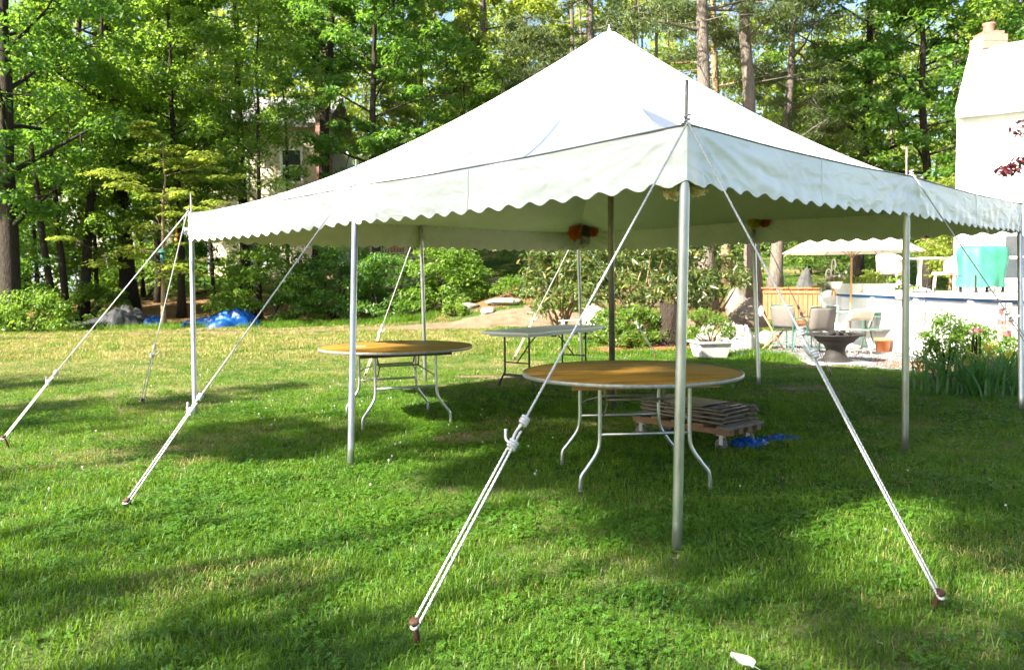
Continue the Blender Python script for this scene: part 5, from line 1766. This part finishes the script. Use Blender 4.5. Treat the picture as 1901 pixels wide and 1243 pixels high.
wicker('pale wicker chair left on the deck, behind the planter box', 8.3, 17.6, 2.2, zt)
wicker('pale wicker chair on the deck right of the middle right pole', 9.0, 16.7, -2.0, zt)
wicker('pale wicker chair on the deck beside the green cover', 9.35, 16.1, 1.2, zt)
t = thing('deck_table', 'round white table among the wicker chairs on the deck', 'table', (8.75, 17.3, zt))
build('tabletop', MB().lathe([(0, .70), (.48, .70), (.50, .685), (.48, .67), (0, .67)], 30), M_white, t)
build('pedestal', MB().lathe([(0, 0), (.24, 0), (.22, .03), (.05, .08), (.04, .4), (.06, .67)], 16), M_white, t)
shrub('potted_plant', 'pale leafy plants in pots at the left end of the deck', 7.75, 17.3, .28, .25, .55, LM_lite, 341, n=700, size=.06, clusters=24, cl_rad=.1, z=zt, cat='plant')
M_gcov = pm('green_cover', (.035, .25, .15), (.07, .34, .22), 4, .6, bump=.5, bscale=7, trans=.15)
gx, gy = 8.75, 15.0
gc = thing('covered_grill', 'barbecue under a bright green cover on the deck', 'grill', (gx, gy, zt), .25)
P = np.zeros((40, 12, 3))
for i in range(40):
    a = i / 40 * 2 * PI
    for j in range(12):
        v = j / 11
        w = (.38, .28)
        c_, s_ = math.cos(a), math.sin(a)
        k = 1 / max(abs(c_), abs(s_)) * .6 + .4
        n1 = mnoise.noise(Vector((c_ * 2.5, s_ * 2.5, v * 1.5))) + .5 * mnoise.noise(Vector((c_ * 7, s_ * 7, v * 2)))
        sc_ = (1 - .5 * max(0, (v - .72) / .28) ** 2) * (1 + .22 * n1 * (1.15 - v))
        P[i, j] = (w[0] * k * c_ * sc_, w[1] * k * s_ * sc_, .10 + .03 * n1 + .74 * min(1, v * 1.15) + .08 * max(0, v - .8))
mb = MB().grid(P, closeu=True)
mb.add(P[:, -1], [tuple(range(40))])
build('cover', mb, M_gcov, gc)
for sx in (-1, 1):
    for sy in (-1, 1):
        build('leg', MB().box((sx * .3, sy * .18, .16), (.04, .04, .32)), M_black, gc)
build('side_shelf', MB().box((.56, 0, .62), (.22, .34, .03)), M_stone_p, gc, .005)

# string lights over the patio
sl = thing('string_lights', 'string of small globe bulbs running to the parasol pole', 'lights', (px_g(1546, 16.6), 16.6, 1.6))
a_, b_ = np.array([0, 0, .0]), np.array([tx - px_g(1546, 16.6), ty - 16.6, .12])
W_ = [a_ + (b_ - a_) * q + np.array([0, 0, -.18 * math.sin(PI * q)]) for q in np.linspace(0, 1, 12)]
build('wire', MB().tube(W_, .004, 5), M_wmetal, sl)
for q in (4, 8):
    build('bulb', MB().blob(W_[q] + np.array([0, 0, -.045]), (.022, .022, .03), 1, .05, 1, 10, 7), M_white, sl)

# ------------------------------------------------------------------ flower bed at the right
def strap_leaves(name, label, x, y, n, L, seed, mat, spread=.5, wdt=.028, z=None):
    g = np.random.default_rng(seed)
    t = thing(name, label, 'plant', (x, y, float(gz(x, y)) if z is None else z))
    Vs, Fs, c = [], [], 0
    for i in range(n):
        a = g.uniform(0, 2 * PI); b = np.array([g.normal(0, spread * .4), g.normal(0, spread * .25), 0])
        ln = L * g.uniform(.6, 1.15); out_ = g.uniform(.25, 1.05)
        d = np.array([math.cos(a), math.sin(a), 0]); s = np.array([-d[1], d[0], 0])
        rows = []
        for q in np.linspace(0, 1, 6):
            p = b + d * ln * out_ * q ** 1.4 + np.array([0, 0, ln * (q - .38 * out_ * q ** 2.6)])
            w = wdt * (1 - q ** 2) * .5 + .001
            rows += [p - s * w, p + np.array([0, 0, -.004]), p + s * w]
        Vs.append(np.array(rows))
        for r in range(5):
            for k in range(2):
                Fs.append((c + r * 3 + k, c + r * 3 + k + 1, c + r * 3 + 4 + k, c + r * 3 + 3 + k))
        c += 18
    link('leaves', fast_mesh('leaves', np.concatenate(Vs), np.array(Fs)), mat, t)
    return t


LM_iris = leaf_mat('leaf_iris', (.045, .125, .030), (.085, .20, .045), (.14, .34, .05), .35, .4)
for i, (px, d, lab) in enumerate(((1782, 9.6, 'clump of long green daylily leaves at the left of the flower bed'), (1826, 9.3, 'clump of long green daylily leaves at the front of the flower bed'),
                                  (1868, 9.5, 'clump of long green daylily leaves beside the right corner pole'), (1895, 10.2, 'daylily leaves at the right edge of the photo'))):
    strap_leaves('daylily', lab, px_at(px, d), d, 70, .62, 400 + i, LM_iris)
shrub('rose_bush', 'leafy rose bush rising beside the right middle pole', px_at(1756, 11.0), 11.0, .34, .3, 1.02, LM_mid, 351, n=2600, size=.055, clusters=60, cl_rad=.15, low=.1)
shrub('rose_bush', 'rounded leafy bush in the middle of the flower bed', px_at(1800, 11.2), 11.2, .40, .35, .92, LM_mid, 352, n=2600, size=.055, clusters=60, cl_rad=.15, low=.1)
shrub('rose_bush', 'leafy bush right of the rounded one in the flower bed', px_at(1850, 11.0), 11.0, .36, .3, .80, LM_mid, 353, n=2200, size=.055, clusters=50, cl_rad=.15, low=.1)
LM_yel = leaf_mat('yellow_flower', (.45, .40, .04), (.75, .62, .08), (.6, .5, .1), .3, .6, c3=(.10, .18, .03), frac3=.35)
shrub('yellow_flowers', 'spires of yellow flowers in the bed behind the daylilies', px_at(1848, 10.4), 10.4, .42, .25, .62, LM_yel, 354, n=800, size=.045, clusters=30, cl_rad=.09, cat='plant', low=.3)
LM_pink = leaf_mat('pink_flower', (.5, .06, .15), (.70, .16, .28), (.6, .1, .2), .3, .6)
shrub('pink_flowers', 'small spray of pink flowers in the bed', px_at(1815, 10.5), 10.5, .10, .08, .78, LM_pink, 355, n=40, size=.035, clusters=6, cl_rad=.06, cat='plant', low=.75)
fgx = px_at(1868, 10.9)
fg = thing('garden_flag', 'red and white striped garden flag behind the yellow flowers', 'flag', (fgx, 10.9, 0))
build('staff', MB().tube([(0, 0, -.05), (0, 0, .5), (0, 0, 1.06)], .006, 6).tube([(-.16, 0, 1.05), (0, 0, 1.06), (.16, 0, 1.05)], .005, 6), M_black, fg)
for k in range(7):
    z1 = 1.03 - k * .075
    build('stripe', MB().grid(np.array([[(x_, .02 * math.sin(x_ * 18 + k), z_) for z_ in (z1, z1 - .0375, z1 - .075)] for x_ in np.linspace(-.10, .10, 8)])), pm('flag_red', (.50, .16, .15), rough=.8, trans=.2) if k % 2 else pm('flag_white', (.75, .74, .72), rough=.8, trans=.2), fg)

# ------------------------------------------------------------------ houses
def clap(mb, a, b, z0, z1, step=.13, out=None, lap=.014):
    """clapboard wall between two ground points, boards stepped"""
    a, b = np.array(a, float), np.array(b, float)
    n = int(math.ceil((z1 - z0) / step))
    for i in range(n):
        za, zb = z0 + i * step, min(z1, z0 + (i + 1) * step)
        o = np.array(out)
        mb.add([(*(a + o * lap), za), (*(b + o * lap), za), (*b, zb), (*a, zb)], [(0, 1, 2, 3)], False)
        mb.add([(*(a + o * lap), za), (*(b + o * lap), za), (*b, za), (*a, za)], [(0, 1, 2, 3)], False)


M_wsid = pm('white_siding', (.76, .76, .76), (.82, .82, .82), 2, .55)
M_wroof = pm('pale_shingle', (.52, .50, .48), (.66, .64, .62), 14, .85, bump=.4, bscale=30)
M_brick = None


def brick_mat(name, c1, c2, mortar, sc=9.0):
    m, nt, bs = new_mat(name)
    N, Lk = nt.nodes, nt.links
    tc = N.new('ShaderNodeTexCoord'); mp = N.new('ShaderNodeMapping'); mp.inputs['Rotation'].default_value = (PI / 2, 0, 0)
    br = N.new('ShaderNodeTexBrick'); br.inputs['Scale'].default_value = sc
    br.inputs['Color1'].default_value, br.inputs['Color2'].default_value, br.inputs['Mortar'].default_value = rgba(c1), rgba(c2), rgba(mortar)
    br.inputs['Mortar Size'].default_value = .03
    Lk.new(tc.outputs['Object'], mp.inputs[0]); Lk.new(mp.outputs[0], br.inputs['Vector']); Lk.new(br.outputs[0], bs.inputs['Base Color'])
    bs.inputs['Roughness'].default_value = .9
    return m


M_brick = brick_mat('chimney_brick', (.24, .07, .04), (.32, .11, .065), (.34, .30, .26))


def brick_stack(name, parent, x, y, w, d, z0, z1, mat, corbel=True):
    """chimney shaft laid in courses"""
    mb = MB()
    n = int((z1 - z0) / .2)
    for i in range(n):
        e = (.0 if i % 2 == 0 else .006) + (.05 if corbel and i >= n - 2 else 0)
        mb.box((x, y, z0 + (i + .5) * .2), (w + e * 2, d + e * 2, .196))
    mb.box((x, y, (z0 + z1) / 2), (w - .02, d - .02, z1 - z0))
    return build(name, mb, mat, parent)


# white house at right: rotated so that its gable end recedes
hdir = np.array([.83, -.557]); hback = np.array([.557, .83])
C0 = np.array([at_depth(1783, 300, 22.0)[0], 22.0])
wh = thing('white_house', 'white clapboard house with steep roof and brick chimney at the right', 'house', (C0[0], C0[1], 0))
LW, DW, ZE, ZR = 9.0, 7.6, 5.95, 8.35
c_l = np.zeros(2); c_r = hdir * LW; c_bl = hback * DW; c_br = c_r + c_bl
mb = MB()
clap(mb, c_l, c_r, -.2, ZE, out=-hback)
clap(mb, c_bl, c_l, -.2, ZE, out=-hdir)
mb.add([(*c_l, ZE), (*c_bl, ZE), (*(c_bl / 2), ZR)], [(0, 1, 2)], False)
mb.add([(*c_r, -.2), (*c_br, -.2), (*c_br, ZE), (*(c_r + c_bl / 2), ZR), (*c_r, ZE)], [(0, 1, 2, 3, 4)], False)
mb.add([(*c_br, -.2), (*c_bl, -.2), (*c_bl, ZE), (*c_br, ZE)], [(0, 1, 2, 3)], False)
build('wall', mb, M_wsid, wh)
ov, ol = .32, .12
fL = c_l - hback * ov - hdir * ol; fR = c_r - hback * ov + hdir * ol
rL = c_bl / 2 - hdir * ol; rR = c_br / 2 + c_r / 2 + hdir * ol
bL = c_bl + hback * ov - hdir * ol; bR = c_br + hback * ov + hdir * ol
zo = ZE - ov * (ZR - ZE) / (DW / 2)
mb = MB()
for nn in range(16):                                              # shingle courses
    f0, f1 = nn / 16, (nn + 1) / 16
    for A0, A1, B0, B1 in ((fL, fR, rL, rR), (bL, bR, rL, rR)):
        p = [A0 + (B0 - A0) * f0, A1 + (B1 - A1) * f0, A1 + (B1 - A1) * f1, A0 + (B0 - A0) * f1]
        z_0, z_1 = zo + (ZR - zo) * f0 + .06, zo + (ZR - zo) * f1 + .035
        mb.add([(*p[0], z_0), (*p[1], z_0), (*p[2], z_1), (*p[3], z_1)], [(0, 1, 2, 3)], False)
        mb.add([(*p[0], z_0), (*p[1], z_0), (*p[1], z_0 - .03), (*p[0], z_0 - .03)], [(0, 1, 2, 3)], False)
rf = build('roof', mb, M_wroof, wh)
fas = MB()
for q in (fL, bL):
    fas.beam((*(q + hdir * .02), zo), (*(rL + hdir * .02), ZR - .03), .04, .22)
fas.beam((*fL, zo - .02), (*fR, zo - .02), .05, .2)
build('fascia', fas, M_white, rf)
build('soffit', MB().add([(*fL, zo - .10), (*fR, zo - .10), (*c_r, zo - .10), (*c_l, zo - .10)], [(0, 1, 2, 3)], False), M_white, wh)
build('corner_board', MB().beam((*(c_l - hback * .02 - hdir * .02), -.1), (*(c_l - hback * .02 - hdir * .02), ZE - .15), .16, .06, up=(hback[0], hback[1], 0)), M_white, wh)
ch = rL - hdir * .0 + hback * .1 + hdir * .45
brick_stack('chimney', rf, ch[0], ch[1], .62, .62, ZR - .9, ZR + .42, M_brick)
build('chimney_pot', MB().lathe([(.16, 0), (.16, .24), (.18, .26), (.18, .30), (.13, .30), (.13, .1)], 14, (ch[0], ch[1], ZR + .41)), M_brick, rf)
# a window and back door low on the front wall
for wx, wz, ww, whh in ((2.2, 4.3, .9, 1.3), (5.2, 4.3, .9, 1.3), (2.0, 1.9, 1.8, 1.1)):
    p = hdir * wx - hback * .03
    rz = math.atan2(hdir[1], hdir[0])
    wn_ = build('window', MB().box((*p, wz), (ww + .2, .05, whh + .2), rz), M_white, wh, .005)
    build('pane', MB().box((*(p - hback * .02), wz), (ww, .03, whh), rz), pm('window_glass', (.03, .04, .045), (.06, .07, .08), 2, .08), wn_)
    build('muntin', MB().box((*(p - hback * .035), wz), (ww, .03, .04), rz).box((*(p - hback * .036), wz), (.03, .03, whh), rz), M_white, wn_)

# cream house behind the left trees
M_csid = pm('cream_siding', (.60, .51, .38), (.68, .60, .47), 3, .7)
M_gsid = pm('grey_siding', (.44, .41, .37), (.52, .49, .45), 3, .7)
M_shing = pm('grey_shingle', (.16, .15, .145), (.28, .27, .26), 12, .9, bump=.5, bscale=30)
hd = 46.0
hz = float(gz(-13, 46)) - .3
x0, x1 = px_at(390, hd), px_at(604, hd)
ch_ = thing('cream_house', 'cream sided two storey house half hidden by trees at left', 'house', (x0, hd, hz))
Wc = x1 - x0
zt_ = at_depth(450, 232, hd)[2] - hz
mb = MB()
clap(mb, (0, 0), (Wc, 0), 0, zt_, .17, (0, -1), .02)
mb.add([(0, 0, 0), (0, 8, 0), (0, 8, zt_), (0, 0, zt_)], [(0, 1, 2, 3)], False)
mb.add([(0, 8, 0), (Wc, 8, 0), (Wc, 8, zt_), (0, 8, zt_)], [(0, 1, 2, 3)], False)
build('wall', mb, M_csid, ch_)
build('corner_board', MB().box((.05, -.03, zt_ / 2), (.22, .06, zt_)), M_white, ch_)
build('corner_board', MB().box((Wc - .05, -.03, zt_ / 2), (.22, .06, zt_)), M_white, ch_)
for px, py, w, h in ((542, 308, 1.0, 1.7), (440, 318, 1.0, 1.6), (470, 470, 1.2, 1.4)):
    p = at_depth(px, py, hd)
    wn_ = build('window', MB().box((p[0] - x0, -.05, p[2] - hz), (w + .3, .08, h + .3)), M_white, ch_, .005)
    build('pane', MB().box((p[0] - x0, -.08, p[2] - hz), (w, .04, h)), pm('window_glass', (.03, .04, .045)), wn_)
    build('muntin', MB().box((p[0] - x0, -.10, p[2] - hz), (w, .03, .06)), M_white, wn_)
mb = MB()
mb.add([(-.4, -.5, zt_ - .1), (Wc + .4, -.5, zt_ - .1), (Wc + .4, 4, zt_ + 2.4), (-.4, 4, zt_ + 2.4)], [(0, 1, 2, 3)], False)
mb.add([(-.4, 8.5, zt_ - .1), (Wc + .4, 8.5, zt_ - .1), (Wc + .4, 4, zt_ + 2.4), (-.4, 4, zt_ + 2.4)], [(0, 1, 2, 3)], False)
mb.box((Wc / 2, -.48, zt_ - .12), (Wc + .9, .06, .24))
build('roof', mb, M_shing, ch_)
# gable wing on the right with the chimney
gx0, gx1 = px_at(604, hd) - x0, px_at(652, hd) - x0
zg = at_depth(640, 300, hd)[2] - hz
zg0 = at_depth(604, 226, hd)[2] - hz
mb = MB()
nst = int(zg0 / .17)
for i in range(nst):
    za, zb = i * .17, (i + 1) * .17
    xr = gx1 if zb < zg else gx0 + (gx1 - gx0) * max(0.02, (zg0 - zb) / max(zg0 - zg, .1))
    mb.add([(gx0, -.42, za), (xr, -.42, za), (xr, -.40, zb), (gx0, -.40, zb)], [(0, 1, 2, 3)], False)
mb.add([(gx1, -.4, 0), (gx1, 7, 0), (gx1, 7, zg), (gx1, -.4, zg)], [(0, 1, 2, 3)], False)
build('gable_wing', mb, M_gsid, ch_)
build('rake_board', MB().beam((gx0 - .1, -.5, zg0 + .12), (gx1 + .3, -.5, zg - .05), .08, .26), M_white, ch_)
cx_ = px_at(603, hd - .9) - x0
zc = at_depth(600, 120, hd)[2] - hz
brick_stack('chimney', ch_, cx_ + .1, -.75, .75, .6, 0, zc, M_brick)
# deck of the cream house with railing
M_deckw = pm('tan_deck_wood', (.42, .32, .22), (.52, .41, .29), 4, .75)
dp = at_depth(735, 474, 40.0)
dkz = dp[2]
cd = thing('house_deck', 'tan wooden deck with baluster railing behind the left shrubs', 'deck', (px_at(690, 40), 40.0, float(gz(-5, 40))))
bz = dkz - cd.location[2]
DL = px_at(820, 40) - px_at(690, 40)
build('floor', MB().box((DL / 2, 1.6, bz - .08), (DL, 3.2, .14)), M_deckw, cd)
build('top_rail', MB().box((DL / 2, .02, bz + .98), (DL, .12, .05)), M_deckw, cd)
build('bottom_rail', MB().box((DL / 2, .02, bz + .12), (DL, .06, .07)), M_deckw, cd)
nbal = 24
for i in range(nbal):
    build('baluster', MB().box(((i + .5) * DL / nbal, .02, bz + .55), (.05, .045, .82)), M_deckw, cd)
for i in range(3):
    build('post', MB().box((i * DL / 2, .04, bz / 2 + .5), (.13, .13, bz + 1.05)), M_deckw, cd)
build('skirt', MB().box((DL / 2, .12, bz / 2 - .1), (DL, .05, max(.2, bz - .2))), M_deckw, cd)
adirondack('orange wooden chair on the far tan deck', px_at(735, 41), 41.0, .2, M_terra, 1.0, z=dkz)

# white portico and shed deep in the left trees
pp = at_depth(128, 385, 44.0)
po = thing('white_porch', 'white porch post and gable seen between the left trunks', 'porch', (pp[0], 44.0, float(gz(pp[0], 44)) - .2))
hz_ = pp[2] - po.location[2]
build('lintel', MB().box((-.1, 0, hz_ + .1), (2.0, .25, .35)), M_white, po)
for q in (-.7, .25, .75):
    build('post', MB().box((q, 0, hz_ / 2 - .1), (.22, .22, hz_)), M_white, po)
build('back_wall', MB().box((-.1, 2.0, hz_ / 2), (2.2, .1, hz_)), M_gsid, po)
build('roof', MB().add([(-1.6, -.3, hz_ + .25), (1.4, -.3, hz_ + .25), (1.4, 2.4, hz_ + 1.3), (-1.6, 2.4, hz_ + 1.3)], [(0, 1, 2, 3)], False), M_shing, po, solid=.1)
sp = at_depth(105, 520, 40.0)
M_bsid = pm('pale_blue_siding', (.22, .26, .32), (.30, .34, .40), 3, .6)
sd2 = thing('garden_shed', 'pale blue white shed with sloping roof behind the left trees', 'shed', (sp[0], 40.0, float(gz(sp[0], 40)) - .2))
hs_ = at_depth(105, 470, 40.0)[2] - sd2.location[2]
wl, wr = px_at(60, 40) - sp[0], px_at(150, 40) - sp[0]
mb = MB(); clap(mb, (wl, 0), (wr, 0), 0, hs_, .2, (0, -1), .02)
mb.add([(wl, 0, hs_), (wr, 0, hs_), ((wl + wr) / 2, 0, hs_ + .75)], [(0, 1, 2)], False)
mb.add([(wr, 0, 0), (wr, 2.6, 0), (wr, 2.6, hs_), (wr, 0, hs_)], [(0, 1, 2, 3)], False)
build('wall', mb, M_bsid, sd2)
mb = MB()
mid = (wl + wr) / 2
for a_, s_ in ((wl - .2, 1), (wr + .2, -1)):
    mb.add([(a_, -.25, hs_ - .12), (mid, -.25, hs_ + .78), (mid, 2.8, hs_ + .78), (a_, 2.8, hs_ - .12)], [(0, 1, 2, 3)], False)
build('roof', mb, pm('brown_shingle', (.20, .14, .11), (.30, .22, .18), 10, .9), sd2, solid=.08)
build('door', MB().box((mid, -.03, hs_ * .42), (.8, .05, hs_ * .8)), M_white, sd2)

# bird feeder and small orange lanterns hung in the dogwood
bx = at_depth(301, 474, 25.2)
bf = thing('bird_feeder', 'dark green bird feeder hanging in the dogwood', 'feeder', tuple(bx))
build('body', MB().lathe([(0, -.20), (.09, -.20), (.09, -.17), (.06, -.16), (.06, .10), (.02, .12), (0, .12)], 14), pm('feeder_green', (.02, .10, .08), (.04, .15, .12), 8, .4), bf)
build('roof', MB().lathe([(.15, .09), (.08, .17), (.02, .20), (0, .2)], 14), pm('feeder_green', (0, 0, 0)), bf)
build('wire', MB().tube([(0, 0, .2), (0, 0, .6), (.02, 0, .9)], .004, 4), M_black, bf)
for i, (px, py, lab) in enumerate(((328, 436, 'upper orange ball hanging behind the left corner pole'), (327, 445, 'lower orange ball hanging behind the left corner pole'))):
    o = build('orange_ball', MB().blob((0, 0, 0), (.055, .055, .06), i, .1, 2, 10, 8).tube([(0, 0, .05), (0, 0, .5 - .15 * i)], .003, 4), pm('orange_plastic', (.75, .30, .02), (.85, .4, .05), 4, .4))
    o.location = tuple(at_depth(px, py, 25.0 + i * .15))
    tag(o, lab, 'ornament')
